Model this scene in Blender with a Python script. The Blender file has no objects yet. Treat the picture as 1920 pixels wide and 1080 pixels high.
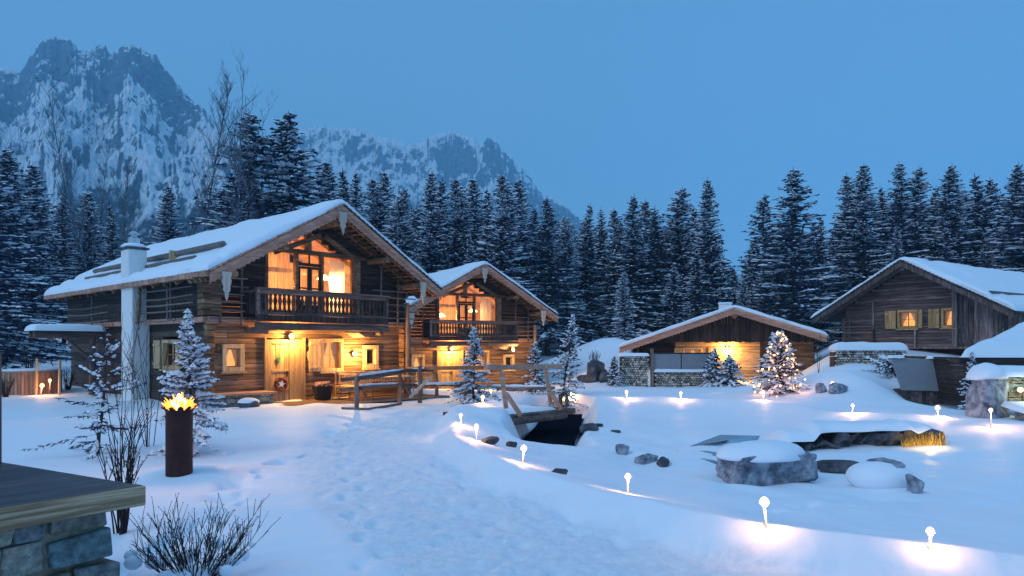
import bpy, math, random
import numpy as np
from mathutils import Vector, Matrix
R = math.radians
random.seed(7)
scene = bpy.context.scene
COL = scene.collection

# ------------------------------------------------------------------ camera
HC, FP, HY = 1.9, 1280.0, 648.0          # eye height, focal length in photo pixels, horizon row
cam_d = bpy.data.cameras.new('camera'); cam = bpy.data.objects.new('camera', cam_d); COL.objects.link(cam)
cam.location = (0, 0, HC); cam.rotation_euler = (R(90), 0, 0)
cam_d.sensor_width = 36; cam_d.lens = 36 * FP / 1920; cam_d.shift_y = (HY - 540) / 1920
cam_d.clip_start = .05; cam_d.clip_end = 12000
scene.camera = cam

# ------------------------------------------------------------------ world: clear blue-hour sky
w = bpy.data.worlds.new('World'); scene.world = w; w.use_nodes = True
nt = w.node_tree; nt.nodes.clear()
out = nt.nodes.new('ShaderNodeOutputWorld'); bg = nt.nodes.new('ShaderNodeBackground')
tc = nt.nodes.new('ShaderNodeTexCoord'); sx = nt.nodes.new('ShaderNodeSeparateXYZ'); rp = nt.nodes.new('ShaderNodeValToRGB')
nt.links.new(tc.outputs['Generated'], sx.inputs[0]); nt.links.new(sx.outputs['Z'], rp.inputs[0])
e = rp.color_ramp.elements
e[0].position = 0.0; e[0].color = (.172, .440, .780, 1)
e[1].position = 1.0; e[1].color = (.235, .47, .80, 1)
for p_, c_ in ((.22, (.160, .415, .750, 1)), (.45, (.130, .360, .685, 1)), (.68, (.235, .49, .84, 1))):
    q = e.new(p_); q.color = c_
nt.links.new(rp.outputs[0], bg.inputs[0]); bg.inputs[1].default_value = 1.0
nt.links.new(bg.outputs[0], out.inputs[0])

# ------------------------------------------------------------------ sun: the last soft skylight from behind the camera
sd = bpy.data.lights.new('afterglow', 'SUN'); so = bpy.data.objects.new('afterglow', sd); COL.objects.link(so)
sd.energy = .72; sd.angle = R(28); sd.color = (.80, .88, .92)
so.rotation_euler = (R(50), 0, R(-52))
scene.view_settings.view_transform = 'Standard'; scene.view_settings.look = 'None'
scene.view_settings.exposure = 0.0; scene.view_settings.gamma = 1
try:
    scene.cycles.max_bounces = 6; scene.cycles.transparent_max_bounces = 12
    scene.cycles.sample_clamp_indirect = 3.0; scene.cycles.use_light_tree = True
    scene.cycles.volume_bounces = 1
except Exception: pass

# ------------------------------------------------------------------ helpers
def link(o, parent=None):
    COL.objects.link(o)
    if parent is not None: o.parent = parent
    return o
def tag(o, label=None, cat=None, group=None, kind=None):
    if label: o['label'] = label
    if cat: o['category'] = cat
    if group: o['group'] = group
    if kind: o['kind'] = kind
    return o
def empty(name, loc=(0, 0, 0), rz=0, label=None, cat=None, group=None):
    o = bpy.data.objects.new(name, None); o.location = loc; o.rotation_euler = (0, 0, rz)
    COL.objects.link(o); return tag(o, label, cat, group)
def copy_tree(o, parent=None, **kw):
    c = o.copy(); COL.objects.link(c)
    if parent is not None: c.parent = parent
    for ch in [x for x in list(COL.objects) if x.parent is o]:
        copy_tree(ch, c)
    return c

class MB:
    """collects shapes; every shape gets its own tone value (plank to plank variation)"""
    def __init__(s, seed=None): s.v = []; s.f = []; s.t = []; s.r = random.Random(seed if seed is not None else random.random())
    def add(s, vs, fs, tone=None):
        b = len(s.v); s.v += [tuple(p) for p in vs]
        s.f += [tuple(i + b for i in f) for f in fs]
        if tone is None: tone = s.r.random()
        s.t += [tone] * len(vs)
    def box(s, c, d, rot=None, tone=None, jit=0):
        hx, hy, hz = d[0] / 2, d[1] / 2, d[2] / 2
        P = [Vector((x, y, z)) for x in (-hx, hx) for y in (-hy, hy) for z in (-hz, hz)]
        if jit: P = [p + Vector([s.r.uniform(-jit, jit) for _ in range(3)]) for p in P]
        if rot is not None: P = [rot @ p for p in P]
        c = Vector(c); P = [p + c for p in P]
        s.add(P, [(0, 1, 3, 2), (4, 6, 7, 5), (0, 4, 5, 1), (2, 3, 7, 6), (0, 2, 6, 4), (1, 5, 7, 3)], tone)
    def bx(s, x0, x1, y0, y1, z0, z1, tone=None, jit=0):
        s.box(((x0 + x1) / 2, (y0 + y1) / 2, (z0 + z1) / 2), (abs(x1 - x0), abs(y1 - y0), abs(z1 - z0)), None, tone, jit)
    def beam(s, a, b, wd, ht, tone=None, up=(0, 0, 1), jit=0):
        a = Vector(a); b = Vector(b); d = (b - a); L = d.length; d.normalize(); u = Vector(up)
        if abs(d.dot(u)) > .99: u = Vector((0, 1, 0))
        sd_ = d.cross(u).normalized(); u2 = sd_.cross(d).normalized()
        M = Matrix((d, sd_, u2)).transposed()
        s.box((a + b) / 2, (L, wd, ht), M, tone, jit)
    def tube(s, pts, rad, n=8, tone=None, cap=True, wob=0):
        pts = [Vector(p) for p in pts]; k = len(pts)
        if not hasattr(rad, '__len__'): rad = [rad] * k
        vs = []; fs = []; prev = None
        for i, p in enumerate(pts):
            d = (pts[min(i + 1, k - 1)] - pts[max(i - 1, 0)])
            if d.length < 1e-9: d = Vector((0, 0, 1))
            d.normalize()
            if prev is None:
                u = Vector((0, 0, 1)) if abs(d.z) < .9 else Vector((1, 0, 0))
                u = d.cross(u).normalized()
            else: u = (prev - d * prev.dot(d)).normalized()
            prev = u; v_ = d.cross(u)
            for j in range(n):
                a = 2 * math.pi * j / n
                r = rad[i] * (1 + s.r.uniform(-wob, wob))
                vs.append(p + (u * math.cos(a) + v_ * math.sin(a)) * r)
        for i in range(k - 1):
            for j in range(n):
                fs.append((i * n + j, i * n + (j + 1) % n, (i + 1) * n + (j + 1) % n, (i + 1) * n + j))
        if cap: fs.append(tuple(range(n))[::-1]); fs.append(tuple((k - 1) * n + j for j in range(n)))
        s.add(vs, fs, tone)
    def lathe(s, c, prof, n=16, tone=None):
        c = Vector(c); vs = []; fs = []
        for r, z in prof:
            for j in range(n):
                a = 2 * math.pi * j / n; vs.append(c + Vector((r * math.cos(a), r * math.sin(a), z)))
        for i in range(len(prof) - 1):
            for j in range(n): fs.append((i * n + j, i * n + (j + 1) % n, (i + 1) * n + (j + 1) % n, (i + 1) * n + j))
        fs.append(tuple(range(n))[::-1]); fs.append(tuple((len(prof) - 1) * n + j for j in range(n)))
        s.add(vs, fs, tone)
    def prism(s, poly, off, tone=None):
        n = len(poly); off = Vector(off); P = [Vector(p) for p in poly]; Q = [p + off for p in P]
        s.add(P + Q, [tuple(range(n)), tuple(range(2 * n - 1, n - 1, -1))] + [(i, i + n, (i + 1) % n + n, (i + 1) % n) for i in range(n)], tone)
    def ico(s, c, r, tone=None, sc=(1, 1, 1), sub=1, jit=0):
        vs, fs = ICO[sub]; c = Vector(c)
        s.add([c + Vector((v[0] * r * sc[0], v[1] * r * sc[1], v[2] * r * sc[2])) * (1 + s.r.uniform(-jit, jit)) for v in vs], fs, tone)
    def build(s, name, mat, parent=None, smooth=False, bevel=0, loc=None):
        me = bpy.data.meshes.new(name); me.from_pydata(s.v, [], s.f)
        at = me.attributes.new('tone', 'FLOAT', 'POINT'); at.data.foreach_set('value', np.array(s.t, dtype=np.float32))
        if smooth: me.polygons.foreach_set('use_smooth', [True] * len(me.polygons))
        me.materials.append(mat); me.update()
        o = bpy.data.objects.new(name, me); link(o, parent)
        if loc is not None: o.location = loc
        if bevel:
            m = o.modifiers.new('bevel', 'BEVEL'); m.width = bevel; m.segments = 1; m.limit_method = 'ANGLE'
        return o
def _ico(sub):
    import bmesh
    bm = bmesh.new(); bmesh.ops.create_icosphere(bm, subdivisions=sub, radius=1)
    vs = [tuple(v.co) for v in bm.verts]; fs = [tuple(v.index for v in f.verts) for f in bm.faces]; bm.free(); return vs, fs
ICO = {k: _ico(k) for k in (1, 2, 3, 4, 5)}

# numpy value noise
def _h(ix, iy, sd_):
    n = (ix.astype(np.int64) * 374761393 + iy.astype(np.int64) * 668265263 + sd_ * 144665) & 0x7fffffff
    n = ((n ^ (n >> 13)) * 1274126177) & 0x7fffffff
    return ((n ^ (n >> 16)) & 0xffff) / 65535.0
def vnoise(x, y, sd_=0):
    x = np.asarray(x, float); y = np.asarray(y, float)
    ix = np.floor(x); iy = np.floor(y); fx = x - ix; fy = y - iy
    fx = fx * fx * (3 - 2 * fx); fy = fy * fy * (3 - 2 * fy)
    a = _h(ix, iy, sd_); b = _h(ix + 1, iy, sd_); c = _h(ix, iy + 1, sd_); d = _h(ix + 1, iy + 1, sd_)
    return (a * (1 - fx) + b * fx) * (1 - fy) + (c * (1 - fx) + d * fx) * fy
def fbm(x, y, sd_=0, o=4, g=.5):
    s = 0; a = 1; t = 0
    for k in range(o): s = s + a * vnoise(x * 2 ** k + 17.3 * k, y * 2 ** k - 9.1 * k, sd_ + k); t += a; a *= g
    return s / t
def sst(a, b, x): t = np.clip((x - a) / (b - a), 0, 1); return t * t * (3 - 2 * t)

# ------------------------------------------------------------------ materials
def newmat(name):
    m = bpy.data.materials.new(name); m.use_nodes = True
    n = m.node_tree.nodes; l = m.node_tree.links; return m, n, l, n['Principled BSDF']
def ramp(n, stops):
    r = n.new('ShaderNodeValToRGB'); e = r.color_ramp.elements
    e[0].position, e[0].color = stops[0][0], (*stops[0][1], 1); e[1].position, e[1].color = stops[-1][0], (*stops[-1][1], 1)
    for p, c in stops[1:-1]: q = e.new(p); q.color = (*c, 1)
    return r
def wood(name, c0, c1, axis='x', rough=.75, var=.55, grain=9, bump=.5):
    m, n, l, p = newmat(name)
    tc = n.new('ShaderNodeTexCoord'); mp = n.new('ShaderNodeMapping'); l.new(tc.outputs['Object'], mp.inputs[0])
    sc = {'x': (.7, grain, grain), 'y': (grain, .7, grain), 'z': (grain, grain, .7)}[axis]; mp.inputs['Scale'].default_value = sc
    at = n.new('ShaderNodeAttribute'); at.attribute_name = 'tone'
    ad = n.new('ShaderNodeVectorMath'); ad.operation = 'MULTIPLY_ADD'; l.new(at.outputs['Fac'], ad.inputs[0]); ad.inputs[1].default_value = (31, 17, 23); l.new(mp.outputs[0], ad.inputs[2])
    ns = n.new('ShaderNodeTexNoise'); ns.inputs['Scale'].default_value = 1.6; ns.inputs['Detail'].default_value = 7; ns.inputs['Roughness'].default_value = .65; l.new(ad.outputs[0], ns.inputs['Vector'])
    r = ramp(n, [(.25, tuple(x * .55 for x in c0)), (.45, c0), (.62, c1), (.85, tuple(min(1, x * 1.25) for x in c1))]); l.new(ns.outputs['Fac'], r.inputs[0])
    mr = n.new('ShaderNodeMapRange'); mr.inputs[3].default_value = 1 - var; mr.inputs[4].default_value = 1 + var * .6; l.new(at.outputs['Fac'], mr.inputs[0])
    mx = n.new('ShaderNodeVectorMath'); mx.operation = 'SCALE'; l.new(r.outputs[0], mx.inputs[0]); l.new(mr.outputs[0], mx.inputs['Scale'])
    l.new(mx.outputs[0], p.inputs['Base Color']); p.inputs['Roughness'].default_value = rough; p.inputs['Specular IOR Level'].default_value = .25
    b = n.new('ShaderNodeBump'); b.inputs['Strength'].default_value = bump; b.inputs['Distance'].default_value = .02; l.new(ns.outputs['Fac'], b.inputs['Height']); l.new(b.outputs[0], p.inputs['Normal'])
    return m
def speck(name, stops, scale=3, rough=.8, bump=.4, detail=8, dist=.05, spec=.3):
    m, n, l, p = newmat(name)
    tc = n.new('ShaderNodeTexCoord'); ns = n.new('ShaderNodeTexNoise'); l.new(tc.outputs['Object'], ns.inputs['Vector'])
    ns.inputs['Scale'].default_value = scale; ns.inputs['Detail'].default_value = detail; ns.inputs['Roughness'].default_value = .62
    r = ramp(n, stops); l.new(ns.outputs['Fac'], r.inputs[0]); l.new(r.outputs[0], p.inputs['Base Color'])
    p.inputs['Roughness'].default_value = rough; p.inputs['Specular IOR Level'].default_value = spec
    b = n.new('ShaderNodeBump'); b.inputs['Strength'].default_value = bump; b.inputs['Distance'].default_value = dist; l.new(ns.outputs['Fac'], b.inputs['Height']); l.new(b.outputs[0], p.inputs['Normal'])
    return m
def plain(name, c, rough=.6, metal=0):
    return speck(name, [(.3, tuple(x * .8 for x in c)), (.7, c)], scale=6, rough=rough, bump=.1) if not metal else _metal(name, c, rough)
def _metal(name, c, rough):
    m, n, l, p = newmat(name); p.inputs['Base Color'].default_value = (*c, 1); p.inputs['Metallic'].default_value = 1; p.inputs['Roughness'].default_value = rough; return m
def emis(name, c, s):
    m, n, l, p = newmat(name); p.inputs['Base Color'].default_value = (*c, 1); p.inputs['Emission Color'].default_value = (*c, 1); p.inputs['Emission Strength'].default_value = s; return m

W_GREY = wood('weathered_plank', (.060, .042, .034), (.125, .088, .070), 'x')
W_DARK = wood('dark_old_timber', (.032, .023, .019), (.075, .052, .042), 'x')
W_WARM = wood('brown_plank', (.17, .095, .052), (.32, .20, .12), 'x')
W_BARGE = wood('new_larch_board', (.42, .215, .15), (.60, .34, .25), 'x', var=.25)
W_PALE = wood('pale_spruce_wood', (.50, .33, .18), (.66, .46, .27), 'z', var=.2)
W_DOOR = wood('door_wood', (.40, .24, .11), (.56, .36, .18), 'z', var=.25)
W_PEND = wood('bleached_carving', (.50, .42, .35), (.62, .54, .46), 'z', var=.15)
W_POLE = wood('grey_pole', (.13, .105, .10), (.25, .205, .19), 'x', var=.4)
W_RAIL = wood('fence_rail', (.12, .080, .070), (.24, .165, .14), 'x', var=.5)
W_RAILV = wood('fence_post_wood', (.14, .095, .080), (.27, .19, .16), 'z', var=.5)
W_BARN = wood('barn_plank', (.085, .060, .058), (.19, .14, .13), 'x', var=.5)
W_BARNV = wood('barn_board', (.12, .092, .09), (.29, .23, .22), 'z', var=.7)
W_BALC = wood('balcony_wood', (.040, .028, .024), (.095, .066, .054), 'z', var=.5)
W_GABLE = wood('dark_gable_board', (.025, .018, .016), (.06, .044, .038), 'z', var=.5)
W_CABIN = wood('honey_log', (.30, .19, .11), (.50, .34, .21), 'x', var=.35)
W_INT = wood('interior_panelling', (.54, .33, .16), (.68, .46, .25), 'z', var=.2)
W_COPE = wood('varnished_slab', (.052, .042, .044), (.11, .088, .088), 'x', rough=.32, var=.25, grain=5, bump=.25)
W_EDGE = wood('slab_edge', (.26, .16, .09), (.66, .45, .29), 'x', rough=.5, var=.2, grain=26, bump=.35)
BARK = speck('bark', [(.3, (.018, .014, .013)), (.7, (.06, .046, .04))], scale=9, bump=.8)
TWIG = speck('dark_twig', [(.3, (.020, .012, .012)), (.7, (.05, .028, .026))], scale=12)
BIRCH = speck('frosted_bark', [(.35, (.05, .055, .08)), (.55, (.14, .15, .19)), (.7, (.55, .60, .66))], scale=5)
NEED = speck('needles', [(.3, (.010, .018, .048)), (.7, (.024, .040, .095))], scale=3, bump=0)  # blue of evening haze and shade is mixed into the needle colour
def translucent(m, f):
    n = m.node_tree.nodes; l = m.node_tree.links; p = n['Principled BSDF']; t = n.new('ShaderNodeBsdfTranslucent'); t.inputs[0].default_value = (.85, .78, .62, 1); mx = n.new('ShaderNodeMixShader'); mx.inputs[0].default_value = f
    l.new(p.outputs[0], mx.inputs[1]); l.new(t.outputs[0], mx.inputs[2]); l.new(mx.outputs[0], n['Material Output'].inputs[0])
STEEL = _metal('flue_steel', (.55, .57, .6), .35)
RUST = speck('rusty_steel', [(.3, (.022, .007, .006)), (.55, (.048, .013, .010)), (.75, (.085, .024, .014))], scale=5, rough=.7, bump=.3)
PLASTER = speck('white_plaster', [(.3, (.70, .70, .70)), (.7, (.80, .80, .79))], scale=7, bump=.25, dist=.01)
ROCK = speck('grey_boulder', [(.28, (.05, .055, .075)), (.44, (.17, .19, .24)), (.56, (.33, .36, .42)), (.72, (.50, .52, .55))], scale=4.5, bump=1, dist=.08)
ROCK2 = speck('dark_rock', [(.3, (.02, .022, .03)), (.5, (.07, .075, .09)), (.75, (.17, .17, .19))], scale=3.5, bump=1, dist=.08)
def stonemat():
    m = speck('schist_stone', [(.28, (.35, .35, .35)), (.5, (.9, .9, .9)), (.72, (1.6, 1.6, 1.6))], scale=16, bump=1, dist=.05); n = m.node_tree.nodes; l = m.node_tree.links; p = n['Principled BSDF']
    src = p.inputs['Base Color'].links[0].from_socket; at_ = n.new('ShaderNodeAttribute'); at_.attribute_name = 'tone'
    r = ramp(n, [(0, (.13, .19, .21)), (.25, (.17, .23, .24)), (.42, (.24, .19, .11)), (.58, (.16, .20, .23)), (.78, (.40, .36, .28)), (1, (.19, .25, .28))]); l.new(at_.outputs['Fac'], r.inputs[0])
    mx = n.new('ShaderNodeVectorMath'); mx.operation = 'MULTIPLY'; l.new(src, mx.inputs[0]); l.new(r.outputs[0], mx.inputs[1]); l.new(mx.outputs[0], p.inputs['Base Color']); return m
STONE = stonemat()
MORTAR = speck('mortar', [(.3, (.15, .13, .10)), (.7, (.30, .26, .20))], scale=14, bump=.8)
CLOTH = plain('curtain_cloth', (.82, .76, .62), .9)
translucent(CLOTH, .55)
PANEL = speck('grey_windbreak_cloth', [(.3, (.20, .22, .25)), (.7, (.25, .27, .30))], scale=4, bump=.1)
REED = wood('dry_reed', (.45, .30, .08), (.75, .55, .18), 'z', var=.5)
BLACK = plain('black_metal', (.02, .02, .022), .4)
WREATH = speck('dried_wreath', [(.3, (.10, .018, .01)), (.7, (.28, .06, .03))], scale=30, bump=1)
GREENP = plain('green_felt', (.03, .22, .08), .8)
WATER = speck('open_water', [(.3, (.004, .005, .010)), (.7, (.008, .010, .018))], scale=2, rough=.35, bump=.3, spec=.08)
ICE = speck('blue_ice', [(.3, (.16, .32, .42)), (.7, (.24, .44, .55))], scale=3, rough=.2, bump=.2, spec=.5)
WATER.node_tree.nodes['Principled BSDF'].inputs['IOR'].default_value = 1.0
SHINGLE = wood('roof_shingle', (.05, .035, .032), (.12, .085, .075), 'y', var=.6)
FLAME = emis('flame', (1.0, .30, .03), 3.2)
FLAMEC = emis('flame_core', (1.0, .66, .22), 9)
BULB = emis('torch_glow', (1.0, .60, .27), 3.2)
BULBO = emis('amber_glow', (1.0, .45, .10), 10)
LAMPM = emis('lamp_shade_glow', (1.0, .66, .24), 9)
STRING = emis('string_bulb', (1.0, .46, .16), 6)
WARMPANE = emis('lit_curtain', (1.0, .46, .12), 1.0)

def glass():
    m, n, l, p = newmat('window_glass')
    n.remove(p); o = n['Material Output']; t = n.new('ShaderNodeBsdfTransparent'); g = n.new('ShaderNodeBsdfGlossy'); g.inputs['Roughness'].default_value = .05
    f = n.new('ShaderNodeFresnel'); f.inputs[0].default_value = 1.45; mx = n.new('ShaderNodeMixShader')
    l.new(f.outputs[0], mx.inputs[0]); l.new(t.outputs[0], mx.inputs[1]); l.new(g.outputs[0], mx.inputs[2]); l.new(mx.outputs[0], o.inputs[0]); return m
GLASS = glass()

def snowmat(name, ground=False):
    m, n, l, p = newmat(name)
    p.inputs['Base Color'].default_value = (.79, .85, .93, 1); p.inputs['Roughness'].default_value = .6; p.inputs['Specular IOR Level'].default_value = .15
    tc = n.new('ShaderNodeTexCoord')
    a = n.new('ShaderNodeTexNoise'); a.inputs['Scale'].default_value = 5; a.inputs['Detail'].default_value = 5; l.new(tc.outputs['Object'], a.inputs['Vector'])
    b1 = n.new('ShaderNodeBump'); b1.inputs['Strength'].default_value = .25; b1.inputs['Distance'].default_value = .05; l.new(a.outputs['Fac'], b1.inputs['Height'])
    if ground:
        at = n.new('ShaderNodeAttribute'); at.attribute_name = 'trodden'
        c = n.new('ShaderNodeTexNoise'); c.inputs['Scale'].default_value = 9; c.inputs['Detail'].default_value = 8; c.inputs['Roughness'].default_value = .75; l.new(tc.outputs['Object'], c.inputs['Vector'])
        v = n.new('ShaderNodeTexVoronoi'); v.inputs['Scale'].default_value = 5; l.new(tc.outputs['Object'], v.inputs['Vector'])
        sm = n.new('ShaderNodeMath'); sm.operation = 'MULTIPLY_ADD'; l.new(v.outputs[0], sm.inputs[0]); sm.inputs[1].default_value = .35; l.new(c.outputs['Fac'], sm.inputs[2])
        ml = n.new('ShaderNodeMath'); ml.operation = 'MULTIPLY'; l.new(sm.outputs[0], ml.inputs[0]); l.new(at.outputs['Fac'], ml.inputs[1])
        b2 = n.new('ShaderNodeBump'); b2.inputs['Strength'].default_value = .55; b2.inputs['Distance'].default_value = .07; l.new(ml.outputs[0], b2.inputs['Height']); l.new(b1.outputs[0], b2.inputs['Normal'])
        l.new(b2.outputs[0], p.inputs['Normal'])
        mr = ramp(n, [(0, (.79, .85, .93)), (1, (.82, .87, .94))]); l.new(at.outputs['Fac'], mr.inputs[0])
        cr_ = ramp(n, [(.35, (.88, .90, .93)), (.52, (.99, .99, 1)), (.66, (1.08, 1.07, 1.05))]); l.new(c.outputs['Fac'], cr_.inputs[0]); mm = n.new('ShaderNodeMix'); mm.data_type = 'RGBA'; mm.blend_type = 'MULTIPLY'; l.new(at.outputs['Fac'], mm.inputs[0]); l.new(mr.outputs[0], mm.inputs[6]); l.new(cr_.outputs[0], mm.inputs[7]); l.new(mm.outputs[2], p.inputs['Base Color'])
    else: l.new(b1.outputs[0], p.inputs['Normal'])
    return m
SNOW = snowmat('snow'); SNOWG = snowmat('ground_snow', True)

# ------------------------------------------------------------------ terrain
def flat(px, py, z=0.0):
    d = (HC - z) * FP / (py - HY); return ((px - 960) / FP * d, d)
EDGE = [flat(*p, .13) for p in ((925, 756), (862, 764), (838, 785), (836, 815), (855, 841), (908, 863), (961, 885), (1017, 900), (1101, 926), (1137, 941), (1207, 959), (1313, 985), (1433, 1009), (1533, 1022), (1740, 1041), (1867, 1055), (1930, 1060))]
POND = EDGE + [(9, 5.0), (22, 5.5), (24, 13), (15, 14.5)] + [flat(*p) for p in ((1858, 800), (1759, 783), (1596, 775), (1431, 752), (1276, 750), (1175, 747), (1073, 752), (1010, 768))]
PATHP = EDGE[::-1] + [flat(*p) for p in ((880, 752), (760, 766), (600, 800), (500, 850), (505, 905), (560, 960), (610, 1020), (650, 1080))] + [(-1.2, 4), (-1.0, -5), (9, -5), (9, 4.9)]
def psd(poly, x, y):
    """signed distance, >0 inside"""
    x = np.asarray(x, float); y = np.asarray(y, float)
    dm = np.full(x.shape, 1e9); ins = np.zeros(x.shape, bool); n = len(poly)
    for i in range(n):
        ax, ay = poly[i]; bx_, by_ = poly[(i + 1) % n]; ex, ey = bx_ - ax, by_ - ay
        t = np.clip(((x - ax) * ex + (y - ay) * ey) / (ex * ex + ey * ey), 0, 1)
        dm = np.minimum(dm, np.hypot(x - ax - ex * t, y - ay - ey * t))
        if ey != 0:
            c = (ay > y) != (by_ > y); xi = ax + (y - ay) * ex / ey; ins ^= c & (x < xi)
    return np.where(ins, dm, -dm)
def ga(x, y, cx, cy, sx_, sy_, a): return a * np.exp(-((x - cx) / sx_) ** 2 - ((y - cy) / sy_) ** 2)
GUL = [(1.9, 25.5), (1.45, 21.5), (1.0, 18.6), (.75, 16.4), (1.0, 14.8)]
def gully(x, y):
    dm = np.full(np.asarray(x).shape, 1e9)
    for (ax, ay), (bx_, by_) in zip(GUL[:-1], GUL[1:]):
        ex, ey = bx_ - ax, by_ - ay; t = np.clip(((x - ax) * ex + (y - ay) * ey) / (ex * ex + ey * ey), 0, 1)
        dm = np.minimum(dm, np.hypot(x - ax - ex * t, y - ay - ey * t))
    return dm
_pr = random.Random(77); PRINTS = []
for x0_, y0_, x1_, y1_, k_ in ((.4, 5.4, -1.9, 12.5, 17), (1.6, 5.6, -1.2, 10.5, 13), (-.9, 5.0, -3.2, 13.0, 17), (-3.4, 8.2, -5.0, 12.5, 9), (3.4, 8.6, 5.0, 9.6, 5)):
    for i_ in range(k_):
        t_ = i_ / k_; PRINTS.append((x0_ + (x1_ - x0_) * t_ + (.11 if i_ % 2 else -.11) + _pr.uniform(-.05, .05), y0_ + (y1_ - y0_) * t_ + _pr.uniform(-.07, .07), math.atan2(-(x1_ - x0_), y1_ - y0_) + _pr.uniform(-.2, .2)))
def ground(x, y):
    x = np.asarray(x, float); y = np.asarray(y, float)
    z = (fbm(x * .35, y * .35, 3, 3) - .5) * .22
    near = sst(30, 60, y)
    z = z + (fbm(x * .12, y * .12, 11, 3) - .5) * 1.2 * near
    # slopes behind
    z = z + .075 * np.clip(y - 27, 0, 40) * sst(-11, -19, x)
    z = z + .07 * np.clip(y - 43, 0, 40) * (1 - sst(-11, -19, x)) * (1 - sst(9, 13, x))
    z = z + np.minimum(.125 * np.clip(y - 21.5, 0, 60), 1.75 + .02 * np.clip(y - 34, 0, 60)) * sst(.385, .50, x / np.maximum(y, 1))
    z = z + ga(x, y, 6.6, 46, 3.5, 6.5, 2.2) + ga(x, y, 4.4, 36.5, 1.4, 3.0, .8)
    z = z - ga(x, y, 1, 37, 9, 6, .45)
    z = z + ga(x, y, 11.0, 27.5, 1.6, 1.8, .45) + ga(x, y, 13.0, 26, 1.6, 1.6, .25)
    z = z - ga(x, y, 14.9, 24.0, 1.25, 2.2, .85)
    z = z + ga(x, y, -4.6, 9.6, .8, .9, .12)
    # pond and its bank
    s = psd(POND, x, y) + (fbm(x * .6, y * .6, 31, 2) - .5) * .5 * sst(9, 14, y) + (fbm(x * 2.5, y * 2.5, 37, 3) - .5) * .10
    far = sst(11, 16, y) * sst(-.3, 2, x)
    b = .24 * (1 - .75 * far)
    z = z + b * np.clip((s + .42) / .42, 0, 1) ** 1.1 - (b + .36) * (1 - np.exp(-np.clip(s, 0, 50) / 1.7)) * (1 - .5 * np.exp(-np.clip(s, 0, 9) / .8))
    z = z + ga(x, y, -.35, 17.6, .9, 1.5, .30) + ga(x, y, -1.0, 15.3, .7, 1.4, .14)
    z = z + (fbm(x * .8, y * .8, 51, 3) - .5) * .22 * sst(1.5, 4, s)
    # trodden path, slightly sunken, its bumps real near the eye
    p = psd(PATHP, x, y); pm = sst(.1, .55, p)
    z = z - .03 * pm + pm * (fbm(x * 3.6, y * 3.6, 71, 5, .68) - .5) * .11 + (1 - pm) * (fbm(x * 1.3, y * 1.3, 73, 3) - .5) * .07
    # footprints left of the path
    fx = np.sin(y * 1.1) * .18 - 3.55 + (y - 9) * -.02
    foot = np.exp(-((x - fx) / .22) ** 2) * sst(5, 7, y) * (1 - sst(15, 19, y))
    z = z - foot * .17 * sst(.45, .70, vnoise(x * 3.5, y * 3.2, 5))
    for px_, py_, an in PRINTS:
        dx, dy = x - px_, y - py_; c_, s_ = math.cos(an), math.sin(an); z = z - .055 * np.exp(-((dx * c_ + dy * s_) / .075) ** 2 - ((dy * c_ - dx * s_) / .15) ** 2)
    # stream gully under the bridge
    g = gully(x, y); wd = .36 + .25 * sst(17, 20, y)
    z = z - .95 * (1 - sst(wd, wd + .7, g)) * sst(14.6, 16.0, y)
    # the hump where the near shrub stands
    z = z + ga(x, y, -2.3, 4.75, .7, .6, .10)
    return z
def build_ground():
    nu, nv = 620, 820
    u = np.concatenate([np.linspace(-2.4, -.80, 70)[:-1], np.linspace(-.80, .80, 481), np.linspace(.80, 2.4, 70)[1:]])
    ya = np.concatenate([np.linspace(-4, 3, 30)[:-1], 3 + (np.exp(np.linspace(0, math.log(60 / 4.), 640)) - 1) * 4., np.exp(np.linspace(math.log(60), math.log(700), 60))[1:]])
    U, Y = np.meshgrid(u, ya); X = U * (Y + 6 * (1 - sst(3, 8, Y)) + .0)
    Z = ground(X, Y)
    Z = Z * (1 - sst(200, 600, Y))
    nr, nc = X.shape
    V = np.stack([X, Y, Z], -1).reshape(-1, 3)
    i = np.arange(nr * nc).reshape(nr, nc)
    F = np.stack([i[:-1, :-1], i[:-1, 1:], i[1:, 1:], i[1:, :-1]], -1).reshape(-1, 4)
    o = npmesh('snow_ground', V, F, SNOWG)
    tr = sst(.1, .8, psd(PATHP, X, Y) + (fbm(X * 1.5, Y * 1.5, 5, 3) - .5) * .8)
    gl = 1 - sst(.2, .6, gully(X, Y))
    at = o.data.attributes.new('trodden', 'FLOAT', 'POINT'); at.data.foreach_set('value', tr.reshape(-1).astype(np.float32))
    tag(o, kind='structure'); return o
def npmesh(name, V, F, mat, parent=None, smooth=True):
    me = bpy.data.meshes.new(name); V = np.asarray(V, np.float32); F = np.asarray(F, np.int32); k = F.shape[1]
    me.vertices.add(len(V)); me.vertices.foreach_set('co', V.reshape(-1))
    me.loops.add(F.size); me.loops.foreach_set('vertex_index', F.reshape(-1))
    me.polygons.add(len(F)); me.polygons.foreach_set('loop_start', np.arange(0, F.size, k, dtype=np.int32))
    me.polygons.foreach_set('use_smooth', np.full(len(F), smooth))
    me.update(calc_edges=True); me.materials.append(mat)
    o = bpy.data.objects.new(name, me); return link(o, parent)
build_ground()
def G(px, py, dmin=3.0, dmax=70.0, dz=0):
    """the point of the snow surface seen at a photo pixel"""
    d = np.exp(np.linspace(math.log(dmin), math.log(dmax), 2500)); x = (px - 960) / FP * d; zr = HC + (HY - py) / FP * d
    g = ground(x, d) + dz; k = np.argmax(zr <= g)
    if zr[k] > g[k]: k = len(d) - 1
    return Vector((x[k], d[k], g[k] - dz))
def gz(x, y): return float(ground(np.array([x]), np.array([y]))[0])
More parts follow.
